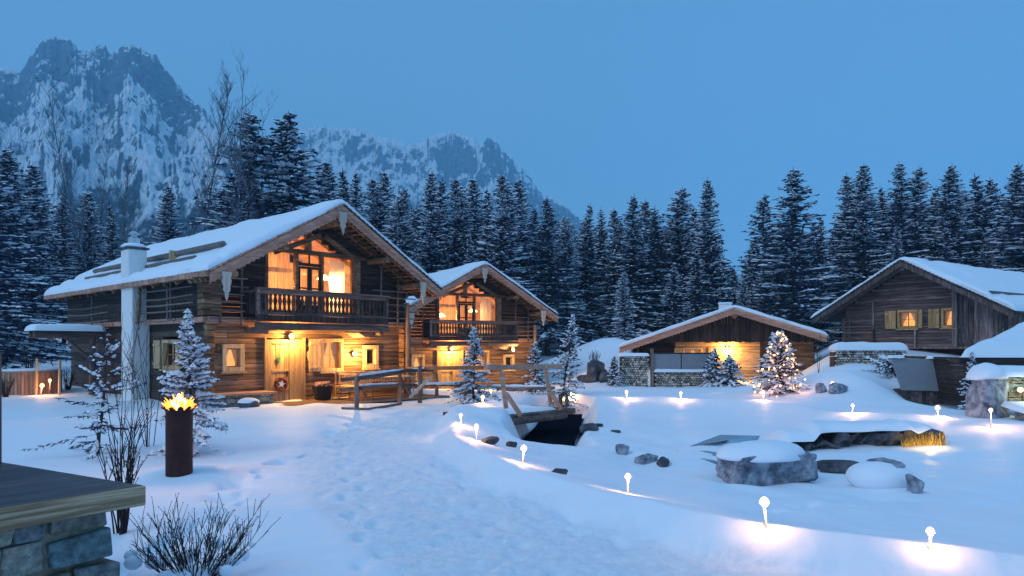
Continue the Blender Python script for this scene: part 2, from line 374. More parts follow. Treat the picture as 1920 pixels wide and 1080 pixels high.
def at(px, py, d): return Vector(((px - 960) / FP * d, d, HC + (HY - py) / FP * d))

# ------------------------------------------------------------------ mountains
def mountmat():
    m, n, l, p = newmat('mountain_rock_and_snow')
    tc = n.new('ShaderNodeTexCoord'); ge = n.new('ShaderNodeNewGeometry')
    sx = n.new('ShaderNodeSeparateXYZ'); l.new(ge.outputs['Normal'], sx.inputs[0])
    ns = n.new('ShaderNodeTexNoise'); ns.inputs['Scale'].default_value = .016; ns.inputs['Detail'].default_value = 12; ns.inputs['Roughness'].default_value = .70; l.new(tc.outputs['Object'], ns.inputs['Vector'])
    a = n.new('ShaderNodeMath'); a.operation = 'MULTIPLY_ADD'; l.new(ns.outputs['Fac'], a.inputs[0]); a.inputs[1].default_value = 1.1; l.new(sx.outputs['Z'], a.inputs[2])
    sn = n.new('ShaderNodeMapRange'); sn.inputs[1].default_value = 1.55; sn.inputs[2].default_value = 1.66
    nf = n.new('ShaderNodeTexNoise'); nf.inputs['Scale'].default_value = .075; nf.inputs['Detail'].default_value = 9; nf.inputs['Roughness'].default_value = .8; l.new(tc.outputs['Object'], nf.inputs['Vector'])
    a2 = n.new('ShaderNodeMath'); a2.operation = 'MULTIPLY_ADD'; l.new(nf.outputs['Fac'], a2.inputs[0]); a2.inputs[1].default_value = 1.15; l.new(a.outputs[0], a2.inputs[2])
    cg = n.new('ShaderNodeAttribute'); cg.attribute_name = 'crag'
    a3 = n.new('ShaderNodeMath'); a3.operation = 'MULTIPLY_ADD'; l.new(cg.outputs['Fac'], a3.inputs[0]); a3.inputs[1].default_value = -.26; l.new(a2.outputs[0], a3.inputs[2]); l.new(a3.outputs[0], sn.inputs[0])
    # woods on the lower slopes, speckled with snow
    at = n.new('ShaderNodeAttribute'); at.attribute_name = 'wooded'
    n2 = n.new('ShaderNodeTexNoise'); n2.inputs['Scale'].default_value = .20; n2.inputs['Detail'].default_value = 6; n2.inputs['Roughness'].default_value = .8
    mp = n.new('ShaderNodeMapping'); mp.inputs['Scale'].default_value = (1, .4, .45); l.new(tc.outputs['Object'], mp.inputs[0]); l.new(mp.outputs[0], n2.inputs['Vector'])
    n3 = n.new('ShaderNodeTexNoise'); n3.inputs['Scale'].default_value = .012; n3.inputs['Detail'].default_value = 4; l.new(tc.outputs['Object'], n3.inputs['Vector'])
    r2 = ramp(n, [(.40, (.020, .030, .050)), (.54, (.045, .06, .09)), (.60, (.50, .56, .62))]); l.new(n2.outputs['Fac'], r2.inputs[0])
    rk = ramp(n, [(.38, (.025, .045, .085)), (.5, (.08, .12, .18)), (.64, (.22, .28, .36))]); l.new(nf.outputs['Fac'], rk.inputs[0])
    mx = n.new('ShaderNodeMix'); mx.data_type = 'RGBA'; l.new(sn.outputs[0], mx.inputs[0]); l.new(rk.outputs[0], mx.inputs[6]); mx.inputs[7].default_value = (.80, .85, .90, 1)
    wf = n.new('ShaderNodeMath'); wf.operation = 'MULTIPLY_ADD'; l.new(n3.outputs['Fac'], wf.inputs[0]); wf.inputs[1].default_value = 1.3; l.new(at.outputs['Fac'], wf.inputs[2])
    wr = n.new('ShaderNodeMapRange'); wr.inputs[1].default_value = 1.12; wr.inputs[2].default_value = 1.30; l.new(wf.outputs[0], wr.inputs[0])
    m2 = n.new('ShaderNodeMix'); m2.data_type = 'RGBA'; l.new(wr.outputs[0], m2.inputs[0]); l.new(mx.outputs[2], m2.inputs[6]); l.new(r2.outputs[0], m2.inputs[7])
    l.new(m2.outputs[2], p.inputs['Base Color']); p.inputs['Roughness'].default_value = .9; p.inputs['Specular IOR Level'].default_value = .1
    b = n.new('ShaderNodeBump'); b.inputs['Strength'].default_value = 1; b.inputs['Distance'].default_value = 9; l.new(ns.outputs['Fac'], b.inputs['Height']); l.new(b.outputs[0], p.inputs['Normal'])
    return m
MOUNT = mountmat()
def mountain(name, pts, D0, D1, x0, x1, nc, nr, wood_top, amp, seed, cliff):
    px = np.linspace(x0, x1, nc); rx, ry = zip(*pts); ridge = np.interp(px, rx, ry)
    jag = (fbm(px * .06, px * 0, seed, 3, .6) - .5) * 10 + (np.abs(fbm(px * .16, px * 0 + 4, seed + 2, 4, .65) - .5) * 2) * -16 + 3
    zr = HC + (HY - ridge + jag) / FP * D1
    v = np.concatenate([np.linspace(0, 1, nr), np.linspace(1.01, 1.15, 8)])
    PX, Vv = np.meshgrid(px, v); ZR = np.meshgrid(zr, v)[0]
    D = D0 + (D1 - D0) * Vv
    # wander of gullies and buttresses so that the rows are no bands
    wv = Vv + (fbm(PX * .012, Vv * 3, seed + 5, 4) - .5) * .25 * sst(0, .3, Vv) * (1 - sst(.88, 1, Vv))
    lo = np.clip(wv, 0, 1) ** 1.25
    step = .70 * np.clip(wv / .86, 0, 1) ** 1.2 + .30 * sst(.84, 1.0, wv)
    sh = lo * (1 - cliff) + step * cliff
    back = np.where(Vv > 1, 1 - (Vv - 1) * 1.6, 1)
    X = (PX - 960) / FP * D
    rid = 1 - np.abs(2 * fbm(X * .006 + 3, D * .006, seed + 1, 6, .58) - 1) * 2
    rid2 = 1 - np.abs(2 * fbm(X * .022, D * .016, seed + 9, 5, .6) - 1) * 2
    Z = ZR * sh * back + rid * amp * sst(0, .4, Vv) * (1 - .93 * sst(.80, 1.0, Vv)) + rid2 * amp * .55 * sst(0, .4, Vv) * (1 - .80 * sst(.86, 1.0, Vv)) - amp * .3 * (1 - sst(.8, 1, Vv))
    V = np.stack([X, D, Z - 8 * (1 - sst(0, .1, Vv))], -1).reshape(-1, 3)
    n1 = len(v); i = np.arange(n1 * nc).reshape(n1, nc)
    F = np.stack([i[:-1, :-1], i[:-1, 1:], i[1:, 1:], i[1:, :-1]], -1).reshape(-1, 4)
    o = npmesh(name, V, F, MOUNT); tag(o, kind='structure')
    pyv = HY - (Z - HC) / D * FP
    wd = np.clip((pyv - wood_top) / 110, -.6, 1.2)
    cr = (sst(.80, .86, Vv + (fbm(PX * .03, Vv * 8, seed + 7, 3) - .5) * .12) - .25) * (1.3 if cliff > .7 else .35)
    a5 = o.data.attributes.new('crag', 'FLOAT', 'POINT'); a5.data.foreach_set('value', cr.reshape(-1).astype(np.float32))
    at_ = o.data.attributes.new('wooded', 'FLOAT', 'POINT'); at_.data.foreach_set('value', wd.reshape(-1).astype(np.float32))
    return o
mountain('mountain', [(-500, 300), (-250, 250), (-60, 150), (0, 135), (40, 143), (58, 112), (72, 92), (100, 78), (130, 80), (150, 100), (168, 108), (178, 96), (196, 96), (205, 104), (240, 92), (275, 100), (300, 125), (322, 156), (345, 178), (372, 196), (420, 250), (480, 300), (560, 350), (700, 470), (900, 640)],
         420, 1500, -500, 900, 560, 230, 330, 62, 3, .75)
mountain('mountain_ridge', [(350, 330), (480, 270), (560, 243), (600, 241), (680, 245), (720, 262), (760, 272), (790, 274), (803, 258), (850, 249), (880, 263), (920, 275), (960, 300), (1000, 345), (1020, 372), (1050, 380), (1085, 410), (1150, 480), (1300, 600)],
         1500, 2300, 350, 1300, 420, 130, 320, 55, 41, .6)
mountain('wooded_hill', [(-900, 420), (-400, 380), (0, 400), (200, 455), (400, 470), (700, 480), (1000, 500), (1300, 530), (1420, 540), (1700, 520), (2200, 470), (2900, 400)],
         110, 420, -900, 2900, 260, 40, -200, 8, 77, 0)

# ------------------------------------------------------------------ conifers
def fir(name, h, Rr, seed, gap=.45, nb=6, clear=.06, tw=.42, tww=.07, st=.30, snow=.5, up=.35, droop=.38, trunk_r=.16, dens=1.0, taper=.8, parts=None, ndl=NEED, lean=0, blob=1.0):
    r = random.Random(seed); N = MB(seed); S = MB(seed + 1); T = MB(seed + 2)
    bend = [(r.uniform(-1, 1) * .012 * h + lean * k * h / 6) * (k > 0) for k in range(7)]
    def tx(z): k = z / h * 6; i = min(5, int(k)); return bend[i] + (bend[i + 1] - bend[i]) * (k - i)
    T.tube([(tx(h * k / 6), 0, h * k / 6 - (.3 if k == 0 else 0)) for k in range(7)], [trunk_r * (1 - k / 6.15) + .006 for k in range(7)], 7)
    z = h * clear
    while z < h * .985:
        t = z / h
        env = Rr * (1 - t) ** (taper * 1.08) * min(1, .45 + t * 5); ts = .22 + .78 * min(1, (1 - t) * 2.6)
        for b in range(nb):
            if r.random() > dens: continue
            az = r.uniform(0, 2 * math.pi); L = env * r.uniform(.55, 1.15) + .004 * h
            zz = z + r.uniform(-.5, .5) * gap; u_ = up * (t * 1.3 - .25) + r.uniform(-.12, .12); dr = droop * (1 - .75 * t)
            ca, sa = math.cos(az), math.sin(az); n = max(2, int(L / st)); P = []
            for i in range(n + 1):
                s = i / n; P.append(Vector((tx(min(zz, h * .99)) + ca * L * s, sa * L * s, zz + L * (u_ * s - dr * s * s + .16 * s ** 3) + r.uniform(-.02, .02) * L)))
            side = Vector((-sa, ca, 0)); outv = Vector((ca, sa, 0))
            # bough axis
            wv = tww * .6
            for i in range(n):
                w0 = Vector((0, 0, wv)) ; N.add([P[i] - w0 * .5, P[i] + w0 * .5, P[i + 1] + w0 * .3, P[i + 1] - w0 * .3], [(0, 1, 2, 3)], r.random())
            for i in range(n + 1):
                s = i / n
                if s < .12 and n > 3: continue
                for sg in (-1, 1):
                    l = tw * ts * r.uniform(.55, 1.2) * (1.15 - .6 * s)
                    d = (outv * r.uniform(.35, .9) + side * sg * r.uniform(.6, 1) + Vector((0, 0, r.uniform(-.55, .12)))).normalized()
                    q = P[i] + d * l; wv_ = Vector((r.uniform(-.6, .6), r.uniform(-.6, .6), r.uniform(-1, 1))).normalized() * tww
                    mid = P[i] + d * l * .55
                    N.add([P[i] - wv_ * .5, mid - wv_, q, mid + wv_, P[i] + wv_ * .5], [(0, 1, 2, 3, 4)], r.random())
                    if r.random() < snow * .55:
                        a_ = P[i] + d * l * r.uniform(.1, .3); b_ = P[i] + d * l * r.uniform(.6, .95); sw = tww * r.uniform(.9, 1.7) * blob
                        c_ = d.cross(Vector((0, 0, 1))).normalized() * sw; o_ = Vector((0, 0, sw * .8)); m_ = (a_ + b_) / 2
                        S.add([a_ + o_ * .3, m_ - c_, b_ + o_ * .2, m_ + c_, m_ + o_ * 1.3], [(0, 1, 4), (1, 2, 4), (2, 3, 4), (3, 0, 4)])
                l = tw * ts * r.uniform(.3, .8); q = P[i] + Vector((r.uniform(-.2, .2), r.uniform(-.2, .2), -1)) * l * .8
                wv_ = (side * r.uniform(-1, 1) + outv * r.uniform(-1, 1)).normalized() * tww
                N.add([P[i] - wv_ * .6, q, P[i] + wv_ * .6], [(0, 1, 2)], r.random())
            on = r.random() < snow * 1.25
            for i in range(n):
                if r.random() < .15: on = r.random() < snow * 1.25
                if on and i > 0:
                    a_, b_ = P[i], P[i + 1]; sw = tww * r.uniform(1.1, 2.3) * blob; c_ = side * sw; o_ = Vector((0, 0, sw * r.uniform(.5, 1.1)))
                    k_ = Vector((0, 0, tww * .3)); m_ = (a_ + b_) / 2
                    S.add([a_ - c_ * .5 + k_, a_ + o_ * .7, a_ + c_ * .5 + k_, m_ - c_ - k_, m_ + o_ + k_, m_ + c_ - k_, b_ - c_ * .5 + k_, b_ + o_ * .6, b_ + c_ * .5 + k_],
                          [(0, 1, 4, 3), (1, 2, 5, 4), (3, 4, 7, 6), (4, 5, 8, 7)])
        z += gap * r.uniform(.8, 1.2) * (1.0 - .45 * t)
    # leader
    N.tube([(tx(h * .97), 0, h * .95), (tx(h * .99), 0, h * 1.015)], [tww * .5, .005], 5)
    root = empty(name)
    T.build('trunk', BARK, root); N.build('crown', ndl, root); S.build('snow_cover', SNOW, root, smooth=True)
    return root

def setup(root, p, s=1.0, rz=None, label=None, cat='tree', group=None, sz=None):
    root.location = p; root.scale = (s, s, sz or s); root.rotation_euler = (0, 0, random.uniform(0, 6.28) if rz is None else rz); tag(root, label, cat, group); return root

# six kinds of forest spruce, shared by all the trees behind the houses
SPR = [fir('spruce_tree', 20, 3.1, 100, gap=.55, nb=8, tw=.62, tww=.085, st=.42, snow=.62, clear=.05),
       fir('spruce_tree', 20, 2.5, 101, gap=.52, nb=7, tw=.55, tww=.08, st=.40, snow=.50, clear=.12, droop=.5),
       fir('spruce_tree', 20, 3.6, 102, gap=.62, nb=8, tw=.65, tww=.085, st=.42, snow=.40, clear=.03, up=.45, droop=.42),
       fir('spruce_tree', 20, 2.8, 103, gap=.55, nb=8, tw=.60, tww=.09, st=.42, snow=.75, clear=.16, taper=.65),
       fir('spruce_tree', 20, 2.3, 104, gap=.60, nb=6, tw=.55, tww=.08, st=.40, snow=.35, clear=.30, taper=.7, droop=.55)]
used = [False] * len(SPR)
def spruce(k, p, h, label, group, wx=1.0):
    if used[k]: o = copy_tree(SPR[k])
    else: o = SPR[k]; used[k] = True
    WV = random.uniform(1.65, 2.35); s = h / 20; o.location = (p[0], p[1], p[2] - .2); o.scale = (s * wx * WV, s * wx * WV, s); o.rotation_euler = (0, 0, random.uniform(0, 6.28)); tag(o, label, 'tree', group)
    return o
ORD = ['first', 'second', 'third', 'fourth', 'fifth', 'sixth', 'seventh', 'eighth', 'ninth', 'tenth', 'eleventh', 'twelfth', 'thirteenth', 'fourteenth', 'fifteenth']
# (list of (px, top py, distance, kind, width)), landmark phrase, counted from left
FRONT = [
 ('left of the big chalet', [(-28, 255, 33, 2, 1.0), (8, 272, 40, 0, 1.1), (62, 302, 44, 0, .95), (118, 352, 48, 1, 1), (165, 352, 46, 3, 1.0), (208, 378, 52, 1, .9), (316, 345, 60, 0, .95)]),
 ('behind the big chalet roof', [(398, 385, 56, 1, .9), (432, 330, 56, 2, .8), (468, 205, 47, 2, 1.05), (538, 208, 47, 2, 1.0), (612, 298, 58, 0, .85), (645, 312, 60, 1, .9), (667, 318, 56, 1, .9), (700, 330, 58, 3, .95), (722, 318, 62, 0, .8), (756, 350, 56, 3, .9)]),
 ('behind the smaller balcony chalet', [(808, 318, 55, 0, .9), (826, 332, 60, 1, .9), (855, 330, 56, 3, .95), (887, 330, 58, 0, .9), (912, 350, 62, 1, .8), (942, 322, 54, 3, .95), (970, 332, 58, 0, .9), (1002, 385, 60, 1, .8), (1028, 366, 56, 1, .95), (1060, 402, 58, 3, .8)]),
 ('between rear chalet and low cabin', [(1104, 378, 60, 1, .9), (1128, 386, 64, 4, .9), (1152, 388, 60, 3, .8), (1187, 362, 58, 1, .9), (1210, 372, 62, 3, .85), (1232, 382, 60, 4, .9)]),
 ('behind the low cabin', [(1278, 350, 60, 3, .9), (1300, 384, 64, 1, .9), (1327, 332, 58, 0, .85), (1432, 362, 56, 2, .85), (1488, 311, 52, 2, .95), (1538, 402, 58, 1, .9)]),
 ('behind the dark plank barn', [(1588, 322, 54, 3, .95), (1618, 303, 52, 0, 1.05), (1652, 345, 56, 1, .95), (1686, 300, 52, 2, .9), (1722, 311, 54, 3, .95), (1752, 345, 58, 1, .9), (1780, 305, 52, 0, 1.0), (1832, 322, 54, 1, .95), (1858, 330, 56, 2, .9), (1905, 302, 50, 0, 1.0), (1950, 290, 48, 2, 1.0)]),
]
for where, L in FRONT:
    for i, (px, py, d, k, wx) in enumerate(L):
        x = (px - 960) / FP * d; g = gz(x, d); top = HC + (HY - py) / FP * d
        spruce(k, (x, d, g), top - g, 'tall snowy spruce %s, %s top from the left' % (where, ORD[i]), 'tall spruces at the front of the forest', wx)
rr = random.Random(21)
def topline(px): return float(np.interp(px, [-200, 0, 100, 250, 400, 600, 760, 1000, 1100, 1300, 1360, 1385, 1420, 1560, 1600, 1920, 2100], [330, 370, 420, 440, 430, 370, 380, 410, 405, 405, 440, 520, 420, 410, 360, 350, 340]))
for row, (d0, n, off) in enumerate(((64, 56, 5), (72, 56, 25), (52, 34, 90))):
    for i in range(n):
        px = -140 + (i + rr.uniform(.15, .85)) * 2200 / n; d = d0 + rr.uniform(-4, 4); 
        if row == 2 and (px < 180): continue
        py = topline(px) + off * rr.uniform(.2, 1.2); x = (px - 960) / FP * d; g = gz(x, d)
        if row == 2 and -9 < x < 9 and d < 50: continue
        spruce(rr.choice((1, 3, 4, 1, 0)), (x, d, g), HC + (HY - py) / FP * d - g, 'snow dusted spruce deep in the forest, half hidden behind the front trees', 'half hidden spruces deeper in the forest', rr.uniform(.85, 1.15))

# bare larches and birches
def bare(name, h, seed, spread=.28, mat=BIRCH, r0=.14, lev=3, nb=26, snow=False):
    r = random.Random(seed); M = MB(seed); T = MB(seed + 5)
    def limb(p, d, L, rad, lv):
        n = 5; P = [p]; q = p; dd = d
        for i in range(n):
            dd = (dd + Vector((r.uniform(-.18, .18), r.uniform(-.18, .18), r.uniform(-.02, .16)))).normalized(); q = q + dd * L / n; P.append(q)
        (M if lv < lev else T).tube(P, [max(.007, rad * (1 - .8 * i / n)) for i in range(n + 1)], 4 if lv < lev else 7, cap=False)
        if lv > 0:
            for _ in range({3: nb, 2: 5, 1: 4}[lv]):
                t = r.uniform(.28 if lv == lev else .15, 1) ; i = min(n - 1, int(t * n)); b = P[i].lerp(P[i + 1], t * n - i)
                a = r.uniform(0, 6.28); sd_ = Vector((math.cos(a), math.sin(a), r.uniform(.5, 1.3))).normalized()
                dd2 = (sd_ * .8 + dd * .45).normalized()
                limb(b, dd2, L * (spread if lv == lev else .5) * r.uniform(.5, 1.1) * (1.15 - .55 * t if lv == lev else 1), rad * .35, lv - 1)
    limb(Vector((0, 0, -.3)), Vector((0, 0, 1)), h * 1.02, r0, lev)
    root = empty(name); T.build('trunk', mat, root); M.build('branches', mat, root); return root
b0 = bare('bare_tree', 20, 31, spread=.2, r0=.085, nb=40); b1 = bare('bare_tree', 20, 35, spread=.17, r0=.10, nb=44)
for i, (px, py, d, lab) in enumerate([(205, 190, 44, 'tall bare frosted birch left of the chimney, its top before the mountain'), (242, 290, 47, 'bare frosted birch just right of the tallest left birch'), (150, 265, 50, 'thin bare birch left of the tallest left birch'),
        (362, 160, 46, 'very thin tall bare birch alone before the skyline'), (430, 182, 45, 'bare birch against the sky left of the two dark spruces'), (502, 190, 46, 'bare birch against the sky between the two dark spruces'),
        (572, 222, 47, 'bare birch right of the two dark spruces above the chalet ridge'), (345, 300, 52, 'low bare birch below the very thin tall one'), (392, 280, 50, 'bare birch left of the sky birches')]):
    x = (px - 960) / FP * d; g = gz(x, d); h = HC + (HY - py) / FP * d - g
    o = (b0, b1)[i] if i < 2 else copy_tree((b0, b1)[i % 2])
    setup(o, (x, d, g), 1, rz=i * 1.9, label=lab, group='bare trees rising above the chalet'); o.scale = (h / 20, h / 20, h / 20)

# ------------------------------------------------------------------ building blocks for the chalets
def cuts(z0, z1, x0, x1, opens):
    """intervals of a course that stay after the openings; opens: (xa, xb, za, zb) or function z -> (xa, xb) or None"""
    iv = [(x0, x1)]; zm = (z0 + z1) / 2
    for o in opens:
        r_ = o(zm) if callable(o) else ((o[0], o[1]) if o[2] < zm < o[3] else None)
        if not r_: continue
        a, b = r_; nv = []
        for p, q in iv:
            if b <= p or a >= q: nv.append((p, q)); continue
            if a > p + .02: nv.append((p, a))
            if b < q - .02: nv.append((b, q))
        iv = nv
    return iv
def courses(mb, x0, x1, z0, z1, y0, y1, h, opens=(), lim=None, axis='x', jit=.012, maxlen=4.5):
    z = z0
    while z < z1 - .01:
        hh = min(h * mb.r.uniform(.85, 1.15), z1 - z)
        if z1 - z - hh < h * .4: hh = z1 - z
        a, b = x0, x1
        if lim:
            a, b = lim(z + hh * .5); a = max(a, x0); b = min(b, x1)
        if b - a > .05:
            for p, q in cuts(z, z + hh, a, b, opens):
                n = max(1, int((q - p) / maxlen + mb.r.random() * .6)); c = sorted([p, q] + [mb.r.uniform(p, q) for _ in range(n - 1)])
                for u, v in zip(c[:-1], c[1:]):
                    if v - u < .03: continue
                    j = mb.r.uniform(0, jit)
                    if axis == 'x': mb.bx(u, v - .004, y0 - j, y1, z + .008, z + hh - .004)
                    else: mb.bx(y0 - j, y1, u, v - .004, z + .008, z + hh - .004)
        z += hh
def window(parent, x0, x1, z0, z1, y, fr=.13, sill=True, muntin=(1, 1), mat=None, lit=True, shutter=None, axis='x', deep=.16, out=-1, pane=None, panemat=None):
    """frame standing proud of a wall whose outer face is at y; axis y = wall facing -x"""
    fm = mat or W_PALE
    def B(mb, a, b, c, d, e_, f_):  # along, depth, z
        if axis == 'x': mb.bx(a, b, c, d, e_, f_)
        else: mb.bx(c, d, a, b, e_, f_)
    f = MB(); B(f, x0, x1, y - .05, y + deep, z1 - fr, z1); B(f, x0, x1, y - .05, y + deep, z0, z0 + fr)
    B(f, x0, x0 + fr, y - .048, y + deep, z0 + fr, z1 - fr); B(f, x1 - fr, x1, y - .048, y + deep, z0 + fr, z1 - fr)
    fo = f.build('window', fm, parent, bevel=.008)
    p = MB(); B(p, x0 + fr, x1 - fr, y + .115, y + .125, z0 + fr, z1 - fr); p.build('pane', GLASS, fo)
    s = MB(); a, b, c, d = x0 + fr, x1 - fr, z0 + fr, z1 - fr; w_ = .035
    B(s, a, b, y + .085, y + .112, c, c + w_); B(s, a, b, y + .085, y + .112, d - w_, d); B(s, a, a + w_, y + .084, y + .111, c, d); B(s, b - w_, b, y + .084, y + .111, c, d)
    for i in range(1, muntin[0] + 1): t = a + (b - a) * i / (muntin[0] + 1); B(s, t - w_ * .6, t + w_ * .6, y + .083, y + .110, c, d)
    for i in range(1, muntin[1] + 1): t = c + (d - c) * i / (muntin[1] + 1); B(s, a, b, y + .086, y + .109, t - w_ * .35, t + w_ * .35)
    s.build('sash', W_DOOR, fo)
    if sill: q = MB(); B(q, x0 - .05, x1 + .05, y - .11, y + .03, z0 - .055, z0 - .003); q.build('sill', fm, fo)
    # dark recess box and a curtain inside
    cu = MB()
    if lit:
        m_ = (a + b) / 2
        if axis == 'x':
            cu.prism([(a, y + .20, d), (m_ - .03, y + .20, d), (a + (m_ - a) * .45, y + .20, c + (d - c) * .45), (a, y + .20, c + .02)], (0, .012, 0)); cu.prism([(b, y + .20, d), (m_ + .03, y + .20, d), (b - (b - m_) * .45, y + .20, c + (d - c) * .45), (b, y + .20, c + .02)], (0, .012, 0))
        else: cu.bx(y + .2, y + .212, a, a + (b - a) * .3, c, d); cu.bx(y + .2, y + .212, b - (b - a) * .3, b, c, d)
        cu.build('curtain', CLOTH, fo)
        g = MB(); B(g, a - .05, b + .05, y + .42, y + .44, c - .05, d + .05); g.build('lit_room', panemat or WARMPANE, fo)
        rv = MB(); B(rv, a - .08, a - .05, y + deep, y + .42, c, d); B(rv, b + .05, b + .08, y + deep, y + .42, c, d); B(rv, a - .08, b + .08, y + deep, y + .42, d + .05, d + .08); B(rv, a - .08, b + .08, y + deep, y + .42, c - .08, c - .05); rv.build('reveal', W_INT, fo)
    else:
        g = MB(); B(g, a - .05, b + .05, y + .42, y + .44, c - .05, d + .05); g.build('dark_room', W_DARK, fo)
    if shutter:
        for sx0, sx1 in shutter:
            q = MB(); n = 3
            for i in range(n): B(q, sx0 + (sx1 - sx0) * i / n + .004, sx0 + (sx1 - sx0) * (i + 1) / n - .004, y - .10, y - .065, z0 + .02, z1 - .02)
            for zz in (z0 + .18, z1 - .18): B(q, sx0 + .02, sx1 - .02, y - .13, y - .10, zz - .04, zz + .04)
            q.build('shutter', fm, fo)
    return fo
def roof_snow(name, parent, xl, xr, xm, ze_l, ze_r, zm, y0, y1, T=.28, seed=0, mat=SNOW, low=()):
    """thick snow quilt lying over a pitched roof, x across, y along the ridge"""
    nx, ny = 110, 100
    su = np.linspace(0, 1, nx); sv = np.linspace(0, 1, ny)
    # denser towards the rims
    def den(t): return .5 - .5 * np.cos(np.pi * (.5 - .5 * np.cos(np.pi * t)))
    xs = xl + (xr - xl) * den(su); ys = y0 + (y1 - y0) * den(sv)
    X, Y = np.meshgrid(xs, ys)
    zb = np.where(X < xm, ze_l + (zm - ze_l) * (X - xl) / (xm - xl), ze_r + (zm - ze_r) * (xr - X) / (xr - xm))
    ex = np.minimum(X - xl, xr - X); ey = np.minimum(Y - y0, y1 - Y); ed = np.minimum(ex, ey)
    th = T * np.sqrt(np.clip(1 - (1 - np.clip(ed / (T * .9), 0, 1)) ** 2, 0, 1)) * (.62 + .76 * fbm(X * .8 + seed, Y * .8, seed, 4))
    for lx, wd, amt in low: th = th * (1 - amt * np.exp(-((X - lx) / wd) ** 2) * sst(.35, .5, fbm(X * .2, Y * .45 + seed, seed + 3, 3)))
    wob = (fbm(X * 1.3, Y * 1.3, seed + 8, 3) - .5) * .14 * (ed < .02)
    ridge_round = np.exp(-np.abs(X - xm) / .35) * .06
    Z = zb + th - ridge_round + .0
    Xo = X + wob * (np.minimum(X - xl, xr - X) < .02); Yo = Y + wob * (np.minimum(Y - y0, y1 - Y) < .02)
    top = np.stack([Xo, Yo, Z], -1).reshape(-1, 3); bot = np.stack([Xo, Yo, zb - .0], -1).reshape(-1, 3)
    i = np.arange(nx * ny).reshape(ny, nx)
    F = [np.stack([i[:-1, :-1], i[:-1, 1:], i[1:, 1:], i[1:, :-1]], -1).reshape(-1, 4)]
    o = npmesh(name, top, F[0], mat, parent); return o
def scallop(mb, a, b, h, th, nsc, amp=.05, face=None):
    """board from a to b hanging down by h with a scalloped lower rim; th = thickness vector"""
    a = Vector(a); b = Vector(b); up = []; dn = []; k = nsc * 6
    for i in range(k + 1):
        t = i / k; p = a.lerp(b, t); up.append(p); dn.append(p - Vector((0, 0, h - amp * abs(math.sin(math.pi * nsc * t)) )))
    tv = Vector(th); n = k + 1
    vs = up + dn + [p + tv for p in up] + [p + tv for p in dn]; fs = []
    for i in range(k):
        fs += [(i, i + 1, n + i + 1, n + i), (2 * n + i, 3 * n + i, 3 * n + i + 1, 2 * n + i + 1), (n + i, n + i + 1, 3 * n + i + 1, 3 * n + i), (i, 2 * n + i, 2 * n + i + 1, i + 1)]
    mb.add(vs, fs)
def pendant(parent, x, y, z, h=.75, w_=.3, name='carved_pendant'):
    prof = [(.5, 0), (.5, .12), (.38, .2), (.48, .3), (.42, .42), (.28, .5), (.36, .58), (.3, .66), (.12, .74), (.16, .8), (.10, .9), (0, 1)]
    P = [(x + w_ * a, y, z - h * b) for a, b in prof] + [(x - w_ * a, y, z - h * b) for a, b in prof[-2::-1]]
    mb = MB(); mb.prism(P, (0, .05, 0)); return mb.build(name, W_PEND, parent)
def rack(parent, x0, x1, zs, y, verts, axis='x', rp=.03, slope=0, name='drying_rack', bow=0):
    mb = MB()
    for z in zs:
        a, b = (x0 - mb.r.uniform(0, .15), x1 + mb.r.uniform(0, .12)); dz = slope + mb.r.uniform(-.02, .02); mid = (a + b) / 2
        pts = [(a, y, z), (mid, y, z + dz / 2 - mb.r.uniform(0, bow)), (b, y, z + dz)]
        if axis == 'y': pts = [(q[1], q[0], q[2]) for q in pts]
        mb.tube(pts, [rp * .8, rp, rp * .9], 6, wob=.1)
    for vx, z0, z1 in verts:
        pts = [(vx, y + .06, z0), (vx + .02, y + .06, z1)]
        if axis == 'y': pts = [(q[1], q[0], q[2]) for q in pts]
        mb.tube(pts, rp * 1.15, 6, wob=.1)
    return mb.build(name, W_POLE, parent)
def point(name, loc, power, color=(1, .62, .28), rad=.05, parent=None):
    l_ = bpy.data.lights.new(name, 'POINT'); l_.energy = power; l_.color = color; l_.shadow_soft_size = rad
    o = bpy.data.objects.new(name, l_); o.location = loc; return link(o, parent)

